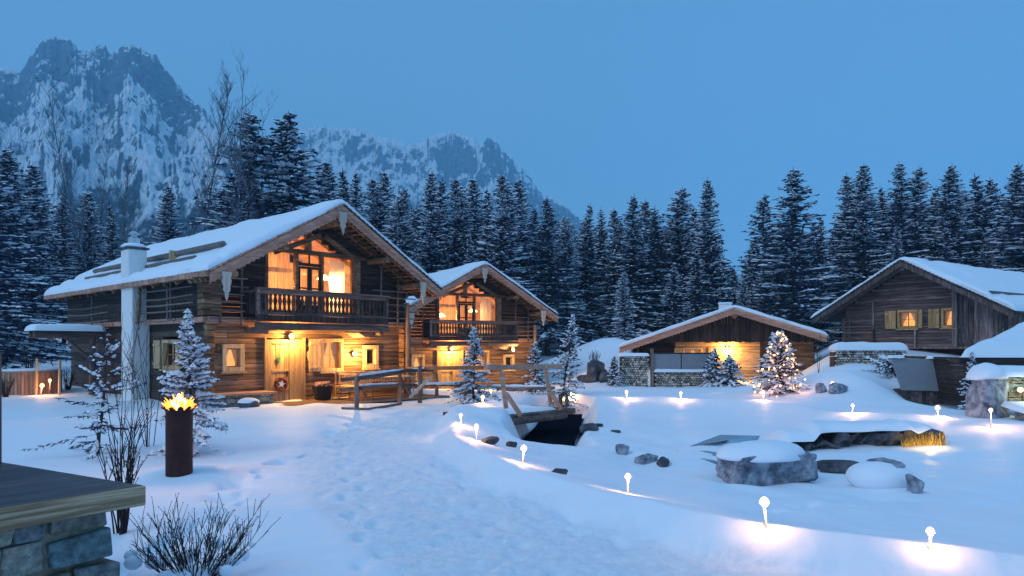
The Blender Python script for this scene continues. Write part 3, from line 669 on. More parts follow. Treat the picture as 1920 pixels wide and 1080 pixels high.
def chalet(origin, rz, label, first, P=None):
    """balcony chalet; x along the gable, y to the back, gable wall x 0..7.5, ridge over x 3.9"""
    XM, ZR, XL, XR, ZE = 3.9, 6.62, -.62, 8.42, 4.02
    W, DEP = 7.5, 13.0 if first else 11.0
    Y0 = -1.35
    c = empty('balcony_chalet', origin, rz, label, 'chalet')
    sl = (ZR - ZE) / (XM - XL)
    def zr_(x): return ZR - abs(x - XM) * sl - .16
    def lim(z):
        t = (ZR - .22 - z) / sl; return (XM - t, XM + t)
    # ground floor front
    door = (1.86, 3.24, -.5, 2.08)
    w1 = (.40, 1.12, 1.08, 1.95); w2 = (3.92, 4.87, .98, 2.15) ; w3 = (5.74, 6.44, 1.05, 1.92)
    g = MB(1); courses(g, .16, W, -.5, 2.62, 0, .16, .17, opens=[door, w1, w2, w3]); g.build('ground_floor_wall', W_WARM, c, bevel=.01)
    gr = MB(2); courses(gr, 0, DEP, -.5, 2.62, 0, .158, .19, axis='y', opens=[(2.2, 3.4, 1.1, 2.1), ] if first else []); gr.build('side_wall', W_GREY, c); gr = MB(302); courses(gr, 0, DEP, -.5, 2.62, W, W + .16, .19, axis='y'); gr.build('side_wall', W_GREY, c)
    # upper front, dark old planks
    band = (1.80, 5.60, 2.66, 5.06)
    def tri(z):
        if 5.18 < z < 5.80: t = (5.86 - z); return (3.4 - t * 1.75, 3.45 + t * 1.75)
    u = MB(3); courses(u, .0, W + .1, 2.80, 6.5, -.06, .10, .165, opens=[band, tri], lim=lim); u.build('upper_wall', W_DARK, c, bevel=.01)
    us = MB(4); courses(us, 0, DEP, 2.80, 4.20, -.14, .0, .165, axis='y'); us.build('upper_side_wall', W_DARK, c); us = MB(304); courses(us, 0, DEP, 2.80, 4.20, W + .17, W + .3, .165, axis='y'); us.build('upper_side_wall', W_DARK, c)
    bk = MB(5); courses(bk, .17, W, -.5, 6.4, DEP - .15, DEP, .25, lim=lim); bk.build('back_wall', W_GREY, c)
    bb = MB(6); bb.bx(-.10, W + .25, -.22, -.05, 2.62, 2.80); bb.bx(-.20, -.02, .0, DEP, 2.62, 2.79); bb.bx(-.2, 1.6, -.235, -.225, 2.58, 2.66); bb.build('storey_beam', W_BARGE, c, bevel=.015)
    # stacked corner logs
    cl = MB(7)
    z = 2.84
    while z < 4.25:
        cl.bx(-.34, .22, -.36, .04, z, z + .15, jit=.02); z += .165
    cl.build('corner_logs', W_WARM if first else W_GREY, c, bevel=.015); c2_ = MB(71); c3_ = MB(72)  # first chalet: orange light on this upper corner is put into the wood colour
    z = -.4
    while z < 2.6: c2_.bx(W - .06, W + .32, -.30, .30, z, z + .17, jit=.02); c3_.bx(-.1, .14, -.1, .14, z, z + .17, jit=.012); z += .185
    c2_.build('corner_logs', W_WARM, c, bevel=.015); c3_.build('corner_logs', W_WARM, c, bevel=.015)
    # roof deck, shingles and rafters
    for k, (xe, sg) in enumerate(((XL, -1), (XR, 1))):
        dk = MB(8 + k); ze = ZR - abs(xe - XM) * sl
        dk.prism([(XM, Y0 + .05, ZR - .02), (xe, Y0 + .05, ze - .02), (xe, Y0 + .05, ze - .08), (XM, Y0 + .05, ZR - .08)], (0, DEP + 1.3 + 1.3, 0)); dk.build('roof', W_DARK, c)
        sh = MB(10 + k); n = 26
        for i in range(n):   # stepped shingle edge along the verge
            t0 = i / n; t1 = (i + 1) / n; a = Vector((XM + (xe - XM) * t0, Y0 - .08, ZR - (ZR - ze) * t0)); b = Vector((XM + (xe - XM) * t1, Y0 - .08, ZR - (ZR - ze) * t1))
            sh.prism([a + Vector((0, 0, .07)), b + Vector((0, 0, .10)), b + Vector((0, 0, .03)), a + Vector((0, 0, 0.01))], (0, .16, 0))
        if sg < 0 or True:
            n = 34
            for i in range(n): y_ = Y0 + (DEP + 2.5) * i / n; sh.bx(xe - .10, xe + .04, y_, y_ + (DEP + 2.5) / n - .03, ze - .10 - sh.r.uniform(0, .03), ze + .05)
        sh.build('shingles', SHINGLE if k else W_BARGE, c)
        br = MB(12 + k); a = Vector((XM, Y0 - .035, ZR - .02)); b = Vector((xe, Y0 - .035, ze - .02))
        scallop(br, a, b, .34, (0, .045, 0), 30); 
        br.prism([a + Vector((0, -.03, .02)), b + Vector((0, -.03, .02)), b + Vector((0, -.03, -.14)), a + Vector((0, -.03, -.14))], (0, .028, 0)); br.build('barge_board', W_BARGE, c)
        rf = MB(14 + k)
        for y_ in np.arange(Y0 + .25, 0, .34): rf.beam((XM, y_, ZR - .20), (xe, y_, ze - .20), .10, .14)
        rf.prism([(XM, Y0 + .06, ZR - .10), (xe, Y0 + .06, ze - .10), (xe, Y0 + .06, ze - .12), (XM, Y0 + .06, ZR - .12)], (0, 1.2, 0))
        n = 22
        for i in range(n): t = (i + .5) / n; rf.bx(XM + (xe - XM) * t - .05, XM + (xe - XM) * t + .05, Y0 + .05, -.06, ZR - (ZR - ze) * t - .30, ZR - (ZR - ze) * t - .27)
        for y_ in np.arange(.3, DEP, .9): rf.beam((xe * .98 + .1 * sg * -1, y_, ze - .16), (XM + (xe - XM) * .8, y_, ZR - (ZR - ze) * .8 - .16), .10, .14)
        rf.build('rafters', W_WARM, c)
    pu = MB(16)
    for x_, r_ in ((XM - .05, .17), (.2, .13), (W - .1, .13), (1.9, .11), (5.95, .11)):
        zz = zr_(x_) - r_ - .16; pl_ = MB(160); pl_.tube([(x_, Y0 + .12, zz), (x_, 0.1, zz)], r_, 10, wob=.05); pl_.build('purlin', W_WARM, c)
    pu.beam((XM - .1, -.16, 5.72), (2.1, -.16, 4.98), .16, .16) ; pu.beam((XM + .1, -.16, 5.72), (5.4, -.16, 4.98), .14, .14); pu.build('gable_strut', W_WARM, c, smooth=False)
    pendant(c, XM - .02, Y0 - .10, ZR - .22, .78, .32); pendant(c, -.14, Y0 - .10, 4.06, .85, .3); pendant(c, 7.45, Y0 - .10, 4.28, .8, .3)
    # glazing band
    fr = MB(17); y_ = -.10
    fr.bx(1.80, 1.92, y_, .14, 2.72, 5.05); fr.bx(5.28, 5.40, y_, .14, 2.72, 5.05); fr.bx(5.40, 5.62, -.05, .12, 2.72, 5.05); fr.bx(1.62, 5.8, y_ - .06, .15, 5.04, 5.17)
    fr.bx(2.94, 3.04, y_ + .02, .12, 2.72, 5.04); fr.bx(3.93, 4.03, y_ + .02, .12, 2.72, 5.04)
    fr.bx(3.34, 3.52, y_ - .02, .12, 5.17, 5.9)
    wd = fr.build('window', W_WARM, c, bevel=.01)
    dr = MB(18); 
    for a, b in ((3.05, 3.48), (3.50, 3.92)): dr.bx(a, a + .07, -.05, .01, 2.8, 4.62); dr.bx(b - .07, b, -.05, .01, 2.8, 4.62); dr.bx(a + .07, b - .07, -.05, .01, 4.54, 4.62); dr.bx(a + .07, b - .07, -.05, .01, 3.85, 3.90); dr.bx(a + .07, b - .07, -.05, .01, 2.8, 3.3)
    dr.bx(3.04, 3.93, -.06, .03, 4.64, 4.74); dr.bx(3.46, 3.50, -.05, .01, 4.74, 5.03); dr.build('balcony_door', W_BALC, c)
    pn = MB(19); pn.bx(1.92, 2.94, .05, .06, 2.8, 5.04); pn.bx(3.04, 3.93, .05, .06, 2.8, 5.04); pn.bx(4.03, 5.28, .05, .06, 2.8, 5.04)
    pn.prism([(2.22, .05, 5.17), (3.34, .05, 5.17), (3.34, .05, 5.86)], (0, .01, 0)); pn.prism([(3.52, .05, 5.17), (4.66, .05, 5.17), (3.52, .05, 5.84)], (0, .01, 0)); pn.build('pane', GLASS, wd)
    # room behind the glazing: panelled back wall, sloping ceiling with rafters, partition, curtains
    rm = MB(20); YB = 3.6
    for i in range(26): rm.bx(.3 + i * .27, .3 + i * .27 + .26, YB, YB + .05 + .01 * (i % 2), 2.7, 6.3 if abs(.43 + i * .27 - XM) < 1 else 5.2)
    rm.bx(.2, .3, .2, YB, 2.7, 4.4); rm.bx(7.1, 7.2, .2, YB, 2.7, 4.6)
    rm.bx(.2, 7.2, .25, YB, 2.68, 2.74)
    rm.prism([(XM, .22, ZR - .34), (.2, .22, ZR - .34 - (XM - .2) * sl), (.2, .22, ZR - .40 - (XM - .2) * sl), (XM, .22, ZR - .40)], (0, YB, 0)); rm.prism([(XM, .22, ZR - .34), (7.2, .22, ZR - .34 - (7.2 - XM) * sl), (7.2, .22, ZR - .40 - (7.2 - XM) * sl), (XM, .22, ZR - .40)], (0, YB, 0))
    for yy in (1.1, 2.3): rm.beam((XM, yy, ZR - .5), (.4, yy, ZR - .5 - (XM - .4) * sl), .12, .16, .1); rm.beam((XM, yy, ZR - .5), (7, yy, ZR - .5 - (7 - XM) * sl), .12, .16, .1)
    rm.beam((.6, 1.1, 4.55), (7, 1.1, 4.55), .14, .16, .1)
    for i in range(7): rm.bx(2.0 + i * .13, 2.05 + i * .13, 2.9, 2.95, 2.74, 3.75)
    rm.bx(1.9, 3.0, 2.88, 2.97, 3.75, 3.82); rm.build('upper_room', W_INT, c)
    cu = MB(21)
    for x0_, x1_ in ((1.93, 2.12), (4.52, 5.20)):
        k = int((x1_ - x0_) / .045)
        for i in range(k):
            a = x0_ + i * .045; cu.add([(a, .34 + .03 * (i % 2), 2.8), (a + .045, .34 + .03 * ((i + 1) % 2), 2.8), (a + .045, .34 + .03 * ((i + 1) % 2), 4.98), (a, .34 + .03 * (i % 2), 4.98)], [(0, 1, 2, 3)], .5)
    cu.build('curtain', CLOTH, c)
    tot = c
    # balcony
    yb = -1.12; ba = MB(22)
    for i in range(7): ba.bx(1.0, 6.0, yb + i * .16, yb + i * .16 + .15, 2.70, 2.745)
    ba.bx(.95, 6.02, yb - .06, yb + .04, 2.66, 2.86)
    bal = ba.build('balcony', W_BALC, c, bevel=.01)
    bm_ = MB(23); bm_.tube([(.95, yb + .02, 2.50), (3.4, yb + .02, 2.51), (6.0, yb + .02, 2.50)], [.13, .12, .13], 10, wob=.04)
    for x_ in (1.25, 5.7): bm_.tube([(x_, yb - .05, 2.36), (x_, 0, 2.40)], [.09, .12], 8)
    bm_.prism([(4.95, yb + .3, 2.36), (5.25, yb + .3, 2.20), (5.8, yb + .3, 2.20), (5.95, yb + .3, 2.36)], (0, .8, 0)); bm_.build('balcony_beam', W_RAIL, bal)
    rl = MB(24); rl.bx(.92, 6.05, yb - .10, yb + .08, 3.64, 3.70); rl.bx(.95, 6.02, yb - .03, yb + .04, 3.52, 3.63); rl.bx(.95, 6.02, yb - .03, yb + .04, 2.87, 2.95)
    for x_ in (1.0, 5.97): rl.bx(x_ - .05, x_ + .05, yb - .04, yb + .06, 2.80, 3.64)
    rl.bx(.95, 1.02, yb, -.06, 3.56, 3.64); rl.bx(5.96, 6.02, yb, -.06, 3.56, 3.64)
    rl.build('railing', W_RAIL, bal)
    bs = MB(25)
    prof = [(.075, 0), (.075, .10), (.045, .16), (.03, .24), (.055, .34), (.07, .40), (.05, .48), (.03, .54), (.06, .60), (.072, .66)]
    for i in range(31):
        x_ = 1.10 + i * .158
        P_ = [(x_ + a, yb - .02, 2.90 + b) for a, b in prof] + [(x_ - a, yb - .02, 2.90 + b) for a, b in prof[::-1]]
        bs.prism(P_, (0, .03, 0))
    for i in range(6):
        y2 = yb + .12 + i * .165; bs.bx(.97, 1.0, y2 - .05, y2 + .05, 2.9, 3.6); bs.bx(5.99, 6.02, y2 - .05, y2 + .05, 2.9, 3.6)
    bs.build('balusters', W_BALC, bal)
    # drying racks on both flanks of the balcony and along the side
    rack(c, -.05, 1.05, [2.72, 3.0, 3.25, 3.5, 3.75, 4.0], -.34, [(.22, 2.55, 3.9), (.9, 2.5, 4.5)])
    rack(c, 6.05, 7.9, [2.70, 2.95, 3.2, 3.45, 3.7, 3.95], -.36, [(6.35, 2.9, 4.9), (7.15, 2.5, 4.5)])
    rack(c, .3, 5.0, [2.76, 3.0, 3.22, 3.46, 3.72], -.42, [(1.9, 2.7, 4.0), (2.15, 2.7, 4.0)], axis='y', bow=.1)
    if first: rack(c, 7.4, 12.4, [2.55, 2.85, 3.15, 3.42], -.42, [(9.2, 2.0, 3.9)], axis='y', bow=.1); 
    rp_ = MB(26); rp_.tube([(-.55, 4.2, 2.65), (-.32, 4.6, 3.9)], .045, 7); rp_.tube([(-.62, 3.9, 2.65), (-.40, 4.3, 3.9)], .045, 7); rp_.build('rack_post', W_WARM, c)
    po = MB(27); po.tube([(W + .05, -.42, -.6), (W + .05, -.40, 3.55)], .085, 9, wob=.05); po.build('corner_post', W_RAILV, c)
    # door with wide frame
    df = MB(28); df.bx(1.86, 2.04, -.07, .1, -.5, 2.10); df.bx(2.70, 3.24, -.06, .1, -.5, 2.10); df.bx(2.04, 2.70, -.068, .1, 1.96, 2.10); df.bx(1.78, 1.86, -.09, .1, -.5, 2.16, .0); df.bx(3.24, 3.30, -.09, .1, -.5, 2.16, .0)
    dfo = df.build('door_frame', W_DOOR, c, bevel=.01)
    dd = MB(29)
    for i in range(4): dd.bx(2.05 + i * .162, 2.05 + i * .162 + .158, -.02, .03, -.45, 1.95)
    dd.bx(2.05, 2.69, -.045, -.02, .42, .52); dd.bx(2.05, 2.69, -.044, -.02, 1.02, 1.10)
    door_o = dd.build('door', W_DOOR, c, bevel=.006)
    hd = MB(30); hd.bx(2.60, 2.63, -.075, -.045, .85, 1.05); hd.tube([(2.615, -.07, .98), (2.50, -.085, .98)], .01, 6); hd.build('handle', BLACK, door_o)
    # windows
    window(c, *w1[:2], *w1[2:], -.01, fr=.14, muntin=(0, 0)); window(c, *w2[:2], *w2[2:], -.01, fr=.12, muntin=(1, 1), shutter=[(3.42, 3.90)]); window(c, *w3[:2], *w3[2:], -.01, fr=.15, muntin=(0, 0), lit=False)
    # chimney on the left side
    if first:
        ch = MB(31); ch.bx(-.62, -.02, 4.44, 5.42, -.6, 4.3); cho = ch.build('chimney', PLASTER, c, bevel=.03)
        st = MB(32); st.bx(-.62, .0, 4.76, 5.46, 4.1, 5.28); st.build('stack', PLASTER, cho, bevel=.03)
        cp = MB(33); cp.bx(-.69, .07, 4.69, 5.53, 5.28, 5.35); cp.build('coping', ROCK2, cho, bevel=.02)
        fl = MB(34); fl.lathe((-.31, 5.11, 5.35), [(.20, 0), (.22, .12), (.19, .16), (.19, .32), (.15, .36), (.09, .40), (.09, .46), (.15, .48), (.15, .52), (.05, .60)], 16); fl.build('flue_cap', STEEL, cho, smooth=False)
        sn = MB(35); sn.lathe((-.31, 5.11, 5.34), [(.36, 0), (.41, .04), (.37, .10), (.30, .15), (.18, .15)], 20); sn.build('snow_cap', SNOW, cho, smooth=True)
        window(c, 2.2, 3.4, 1.1, 2.1, -.01, fr=.12, axis='y', shutter=[(1.55, 2.18), (3.42, 3.95)])
        # open lean-to at the back of the left side
        cn = MB(36)
        for i in range(14): cn.bx(-2.45, -.2, 7.9 + i * .085, 7.98 + i * .085, 2.42, 2.47)
        cn.tube([(-2.6, 7.95, 2.30), (-.2, 7.95, 2.33)], .13, 9, wob=.05); cn.tube([(-2.5, 8.9, 2.30), (-.2, 8.9, 2.33)], .13, 9)
        cn.tube([(-1.6, 8.0, 2.2), (-.75, 8.0, 1.35)], .06, 7); cn.tube([(-.75, 8.0, -.4), (-.72, 8.0, 2.25)], .11, 8)
        co = cn.build('lean_to', W_RAIL, c)
        xs = np.linspace(-2.65, -.3, 40); ys = np.linspace(7.78, 9.05, 24); X, Y = np.meshgrid(xs, ys)
        ed = np.minimum(np.minimum(X + 2.65, -.3 - X), np.minimum(Y - 7.78, 9.05 - Y)); Z = 2.475 + .19 * np.sqrt(np.clip(ed / .16, 0, 1)) * (.7 + .6 * fbm(X, Y, 4, 3)) - .04 * (ed < .01)
        i = np.arange(40 * 24).reshape(24, 40); npmesh('lean_to_snow', np.stack([X, Y, Z], -1).reshape(-1, 3), np.stack([i[:-1, :-1], i[:-1, 1:], i[1:, 1:], i[1:, :-1]], -1).reshape(-1, 4), SNOW, co)
        gd = MB(37); ze = ZE
        gd.tube([(.55, .2, ze + (.55 - XL) * sl + .42), (.55, 11.8, ze + (.55 - XL) * sl + .38)], .10, 7, wob=.08); gd.tube([(-.02, .9, ze + (-.02 - XL) * sl + .33), (-.02, 11, ze + (-.02 - XL) * sl + .30)], .07, 7, wob=.08); gd.build('snow_guard', W_POLE, c)
    roof_snow('roof_snow', c, XL - .08, XR + .03, XM, ZE + .04, ZE + .04, ZR + .07, Y0 - .06, DEP + 1.2, T=.24 if first else .21, seed=3 if first else 9, low=((.35, .12, .5), (-.2, .1, .35)))
    return c
A1 = math.atan2(.752, .659); C1O = Vector((-9.319, 21.0, 0))
ch1 = chalet(C1O, A1, 'large two-storey log chalet on the left with white chimney and lit balcony windows', True)
A2 = math.atan2(1280, 2240); C2O = Vector((-5.471, 34.5, -.50))
ch2 = chalet(C2O, A2, 'smaller looking log chalet behind, partly hidden by the large one, without visible chimney', False)
def loc(c, x, y, z): return c.matrix_basis @ Vector((x, y, z))
def rotz(a): return Matrix.Rotation(a, 4, 'Z')
def L1(x, y, z): return C1O + Matrix.Rotation(A1, 3, 'Z') @ Vector((x, y, z))
def L2(x, y, z): return C2O + Matrix.Rotation(A2, 3, 'Z') @ Vector((x, y, z))

# things on and at the chalets
def wall_lamp(p, rz, label, power, group='outdoor lamps of the chalets'):
    o = empty('wall_lamp', p, rz, label, 'lamp', group)
    a = MB(); a.bx(-.05, .05, -.02, .02, -.06, .06); a.tube([(0, -.02, 0), (0, -.10, .02)], .012, 6); a.build('bracket', BLACK, o)
    b = MB(); b.ico((0, -.13, -.02), .085, sub=2); b.build('bulb', LAMPM, o, smooth=True)
    point('lamp_light', (0, -.26, -.04), power, (1, .52, .14), .06, o); return o
wall_lamp(L1(2.68, -.10, 2.24), A1, 'lit lamp over the wreath door of the large chalet', 330)
wall_lamp(L1(5.28, -.02, 1.62), A1, 'lit lamp beside the small right window of the large chalet', 330)
wall_lamp(L2(2.55, -.10, 2.26), A2, 'lit lamp over the door of the rear chalet', 420)
wall_lamp(L2(5.75, -.95, 2.20), A2, 'small lit lamp under the balcony end of the rear chalet', 190)
def pendant_lamp(p, label, power):
    o = empty('pendant_lamp', p, 0, label, 'lamp', 'ceiling lamps seen through the upper windows')
    a = MB(); a.lathe((0, 0, 0), [(.24, 0), (.22, .06), (.10, .15), (.04, .18)], 20); a.build('lamp_shade', LAMPM, o, smooth=True)
    b = MB(); b.tube([(0, 0, .18), (0, 0, 1.0)], .008, 5); b.build('cord', BLACK, o)
    point('lamp_light', (0, 0, -.12), power, (1, .60, .24), .10, o); return o
pendant_lamp(L1(4.62, .85, 4.32), 'glowing shade hanging behind the right upper pane of the large chalet', 420)
pendant_lamp(L2(2.45, .9, 3.95), 'glowing lamp behind the left upper pane of the rear chalet', 420)
pendant_lamp(L2(4.35, .9, 4.25), 'glowing lamp behind the right upper pane of the rear chalet', 40)
def rm_light(p, power): point('room_light', p, power, (1, .50, .22), .3)
point('room_light', (1.9, 2.2, 4.2), 300, (1, .50, .24), .25, ch1); point('room_light', (1.9, 2.2, 4.2), 300, (1, .50, .24), .25, ch2)

# wreath, hearts, deck, stone bench, tub and seats in front of the large chalet
def heart(mb, c, w_, h, th, tone=.5):
    P_ = []
    for i in range(36):
        t = 2 * math.pi * i / 36; x = 16 * math.sin(t) ** 3; y = 13 * math.cos(t) - 5 * math.cos(2 * t) - 2 * math.cos(3 * t) - math.cos(4 * t)
        P_.append((c[0] + x / 32 * w_, c[1], c[2] + (y + (.5 * (y if y < 0 else 0))) / 32 * h))
    mb.prism(P_[::-1], (0, th, 0), tone)
o = empty('door_wreath', L1(2.37, -.10, .62), A1, 'round red brown wreath with a white star on the chalet door', 'wreath')
m = MB(); 
for k in range(2):
    m.tube([(.19 * math.cos(a), 0, .19 * math.sin(a)) for a in np.linspace(0, 6.29, 22)], .05, 7, wob=.35)
m.build('wreath_ring', WREATH, o)
m = MB(); P_ = [((.15 if i % 2 == 0 else .06) * math.sin(i * math.pi / 5 + .2), -.04, (.15 if i % 2 == 0 else .06) * math.cos(i * math.pi / 5 + .2)) for i in range(10)]; m.prism(P_, (0, .03, 0)); m.build('star', PLASTER, o)
m = MB(); heart(m, (0, 0, 0), .15, .17, .02); o = m.build('green_heart', GREENP); o.location = L1(2.30, -.07, 1.45); o.rotation_euler = (0, 0, A1); tag(o, 'small green felt heart hanging on the wreath door', 'decoration')
m = MB(); heart(m, (0, 0, 0), .30, .40, .03); o = m.build('heart_plaque', W_PALE); o.location = L1(3.5, -.06, 1.55); o.rotation_euler = (0, 0, A1); tag(o, 'pale wooden heart plaque on the log wall right of the door', 'plaque')
def local_thing(name, label, cat, p, a=A1, group=None): return empty(name, p, a, label, cat, group)
o = local_thing('terrace_deck', 'low plank terrace deck running before the door of the large chalet', 'deck', L1(0, 0, 0))
m = MB()
for i in range(15): m.bx(1.6, 7.9, -.15 - (i + 1) * .15 + .006, -.15 - i * .15, .0, .045)
m.build('planks', W_WARM, o, bevel=.006); m = MB(); m.bx(1.6, 7.9, -2.42, -2.30, -.22, -.003); m.bx(1.62, 1.74, -2.3, -.2, -.25, -.004); m.bx(7.75, 7.88, -2.3, -.2, -.25, -.004)
m.build('edge_beam', W_DARK, o)
def wall_stones(mb, x0, x1, y0, y1, z0, z1, h=.13, wl=.32, jit=.014):
    z = z0
    while z < z1 - .02:
        hh = min(h * mb.r.uniform(.7, 1.3), z1 - z); x = x0
        while x < x1 - .02:
            ww = min(wl * mb.r.uniform(.5, 1.5), x1 - x); mb.bx(x + .006, x + ww - .006, y0 - mb.r.uniform(0, .03), y1, z + .006, z + hh - .006, jit=jit); x += ww
        z += hh
o = local_thing('stone_bench', 'low grey stone wall bench with a wooden seat board against the large chalet', 'bench', L1(0, 0, 0))
m = MB(); wall_stones(m, -.35, 1.72, -.78, -.25, -.3, .36); m.build('stone_base', STONE, o, bevel=.012); m = MB(); m.bx(-.45, 1.80, -.86, -.10, .37, .44); m.build('seat_board', W_BARGE, o, bevel=.01)
o = local_thing('log_basket', 'dark round basket filled with firewood between door and bench', 'basket', L1(3.62, -.62, .045))
m = MB(); m.lathe((0, 0, 0), [(.24, 0), (.27, .05), (.35, .42), (.37, .48), (.34, .48), (.32, .40), (.30, .35)], 20); m.build('basket_body', BLACK, o)
m = MB()
for i in range(9): a = i * .7; m.tube([(-.28 * math.cos(a) + .05 * i % .2, -.2 * math.sin(a), .40 + .02 * i), (.28 * math.cos(a), .2 * math.sin(a), .44 + .018 * i)], .055, 7)
m.build('firewood', W_BARGE, o)
def seat(name, label, x, y, L, a, back=True, group=None):
    o = local_thing(name, label, 'bench' if L > .8 else 'chair', L1(x, y, .045), a, group); h = .45
    m = MB()
    for i in range(4): m.bx(-L / 2, L / 2, -.02 - i * .105 - .1, -.02 - i * .105 - .006, h - .03, h)
    m.build('seat', W_PALE, o)
    if back:
        m = MB(); n = max(4, int(L / .13)); m.bx(-L / 2, L / 2, .0, .04, .84, .92); m.bx(-L / 2, L / 2, .0, .04, .52, .56)
        for i in range(n): x_ = -L / 2 + .05 + (L - .1) * i / (n - 1); m.bx(x_ - .025, x_ + .025, .008, .028, .56, .84)
        m.build('backrest', W_PALE, o)
    for sx_ in (-1, 1):
        for yy, z1 in ((.02, .92 if back else .42), (-.40, .42)):
            m = MB(); m.bx(sx_ * L / 2 - .025 - (.0 if sx_ > 0 else -.05), sx_ * L / 2 + .025 - (.05 if sx_ > 0 else 0), yy - .025, yy + .02, 0, z1); m.build('leg', W_PALE, o)
    return o
seat('slatted_bench', 'long pale slatted bench standing along the chalet wall', 5.75, -.35, 2.9, A1)
seat('slatted_bench', 'pale slatted bench end on left of the table', 4.25, -1.2, 1.0, A1 + R(90))
seat('wooden_chair', 'pale wooden chair nearest the camera at the left table end', 4.35, -2.05, .45, A1 + R(170), group='chairs at the terrace table')
seat('wooden_chair', 'pale wooden chair at the right table end beside the corner post', 7.35, -1.3, .45, A1 - R(95), group='chairs at the terrace table')
o = local_thing('terrace_table', 'long pale wooden table between the slatted benches', 'table', L1(5.8, -1.15, .045))
m = MB(); [m.bx(-1.15, 1.15, -.36 + i * .145, -.36 + i * .145 + .14, .70, .74) for i in range(5)]; m.build('table_top', W_PALE, o)
for sx_ in (-1, 1):
    m = MB(); m.beam((sx_ * .95, -.3, 0), (sx_ * .95, .2, .70), .07, .07); m.beam((sx_ * .95, .3, 0), (sx_ * .95, -.2, .70), .07, .07); m.build('leg', W_BARGE, o)

# ------------------------------------------------------------------ low cabin with lamp
o = c3 = empty('low_cabin', (12.36, 37.93, 0), R(-18), 'low wide cabin with a lit lamp under its snowy roof in the centre right', 'cabin')
XLc, XRc, ZRc, ZLc, ZEc = -6.15, 4.5, 3.86, 1.74, 2.36
def limc(z): 
    tl = (ZRc - .1 - z) / ((ZRc - ZLc) / -XLc); tr = (ZRc - .1 - z) / ((ZRc - ZEc) / XRc); return (-tl, tr)
m = MB(51)
x = -5.6
while x < 4.1:
    w_ = m.r.uniform(.14, .2); zt = min(ZRc - .14 - abs(x) * ((ZRc - ZLc) / 6.15 if x < 0 else (ZRc - ZEc) / 4.5), 3.9) - .04
    if zt > 2.14: m.bx(x, x + w_ - .01, -.62, -.56, 2.12 - m.r.uniform(0, .06), zt)
    x += w_
m.bx(-5.2, 4.1, -.555, .0, 2.13, 2.18); m.build('gable_boards', W_GABLE, o)
m = MB(52); courses(m, -3.2, 1.35, -.5, 2.12, 0, .18, .17, opens=[(-2.75, -1.75, .6, 1.75), (-1.35, -.45, -.5, 1.75)]); m.build('log_wall', W_CABIN, o, bevel=.01)
m = MB(53); courses(m, -5.4, -3.25, -.5, 2.12, .9, 1.0, .17, lim=limc); m.build('recessed_wall', W_DARK, o); m = MB(531); courses(m, 1.4, 4.1, -.5, 2.12, .5, .66, .17, lim=limc); m.build('recessed_wall', W_WARM, o); m = MB(532); courses(m, -5.3, 4.1, -.5, 3.6, 8, 8.2, .2, lim=limc); m.build('back_wall', W_DARK, o)
m = MB(54); courses(m, 0, 8.1, -.5, 2.0, -5.4, -5.25, .17, axis='y'); m.build('side_wall', W_DARK, o); m = MB(354); courses(m, .5, 8.1, -.5, 2.0, 4.0, 4.15, .17, axis='y'); m.build('side_wall', W_DARK, o); m = MB(355); courses(m, 0, .9, -.5, 2.1, -3.35, -3.21, .17, axis='y');m.build('side_wall', W_DARK, o); m = MB(356); courses(m, 0, .5, -.5, 2.1, 1.36, 1.5, .17, axis='y'); m.build('side_wall', W_DARK, o)
window(o, -2.80, -1.72, .58, 1.78, -.01, fr=.1, muntin=(1, 0), mat=W_PALE, shutter=[(-3.25, -2.82)])
window(o, 2.0, 2.75, .7, 1.75, .49, fr=.1, muntin=(0, 1))
m = MB(55); m.bx(-1.38, -1.28, -.05, .1, -.5, 1.8); m.bx(-.52, -.42, -.05, .1, -.5, 1.8); m.bx(-1.28, -.52, -.045, .1, 1.70, 1.8); [m.bx(-1.27 + i * .15, -1.13 + i * .15, .0, .05, -.5, 1.69) for i in range(5)]; dd = m.build('door', W_DOOR, o); m = MB(); m.tube([(-.6, -.04, .7), (-.72, -.05, .7)], .012, 6); m.build('handle', BLACK, dd)
for k, (xe, ze) in enumerate(((XLc, ZLc), (XRc, ZEc))):
    m = MB(56 + k); m.prism([(0, -1.45, ZRc), (xe, -1.45, ze), (xe, -1.45, ze - .07), (0, -1.45, ZRc - .07)], (0, 10.2, 0)); m.build('roof', W_DARK, o)
    m = MB(58 + k); scallop(m, (0, -1.52, ZRc + .03), (xe, -1.52, ze + .03), .34, (0, .045, 0), 34); m.prism([(0, -1.55, ZRc + .07), (xe, -1.55, ze + .07), (xe, -1.55, ze - .06), (0, -1.55, ZRc - .06)], (0, .028, 0)); m.build('barge_board', W_BARGE, o)
    m = MB(60 + k)
    for i in range(14): t = (i + .5) / 14; m.bx(xe * t - .05, xe * t + .05, -1.4, 0, ZRc - (ZRc - ze) * t - .16, ZRc - (ZRc - ze) * t - .09)
    m.build('rafters', W_WARM, o)
m = MB(62); m.tube([(0, -1.35, ZRc - .32), (0, .1, ZRc - .32)], .15, 9); m.build('purlin', W_BARGE, o)
m = MB(63); m.bx(-.9, -.15, 3.0, 3.75, 3.2, 4.38); ch = m.build('chimney', PLASTER, o, bevel=.03); m = MB(); m.bx(-.95, -.10, 2.95, 3.8, 4.385, 4.50); m.build('snow_cap', SNOW, ch, bevel=.05)
roof_snow('roof_snow', o, XLc - .05, XRc + .05, 0, ZLc + .05, ZEc + .05, ZRc + .05, -1.5, 8.9, T=.20, seed=22)
wall_lamp(Vector((12.36 - .4 * .951, 37.93 + .4 * .309 - .04, 1.78)), R(-18), 'very bright lit lamp on the log wall of the low cabin', 480)
point('room_light', (-2.2, 1.6, 1.2), 20, (1, .55, .25), .2, c3)

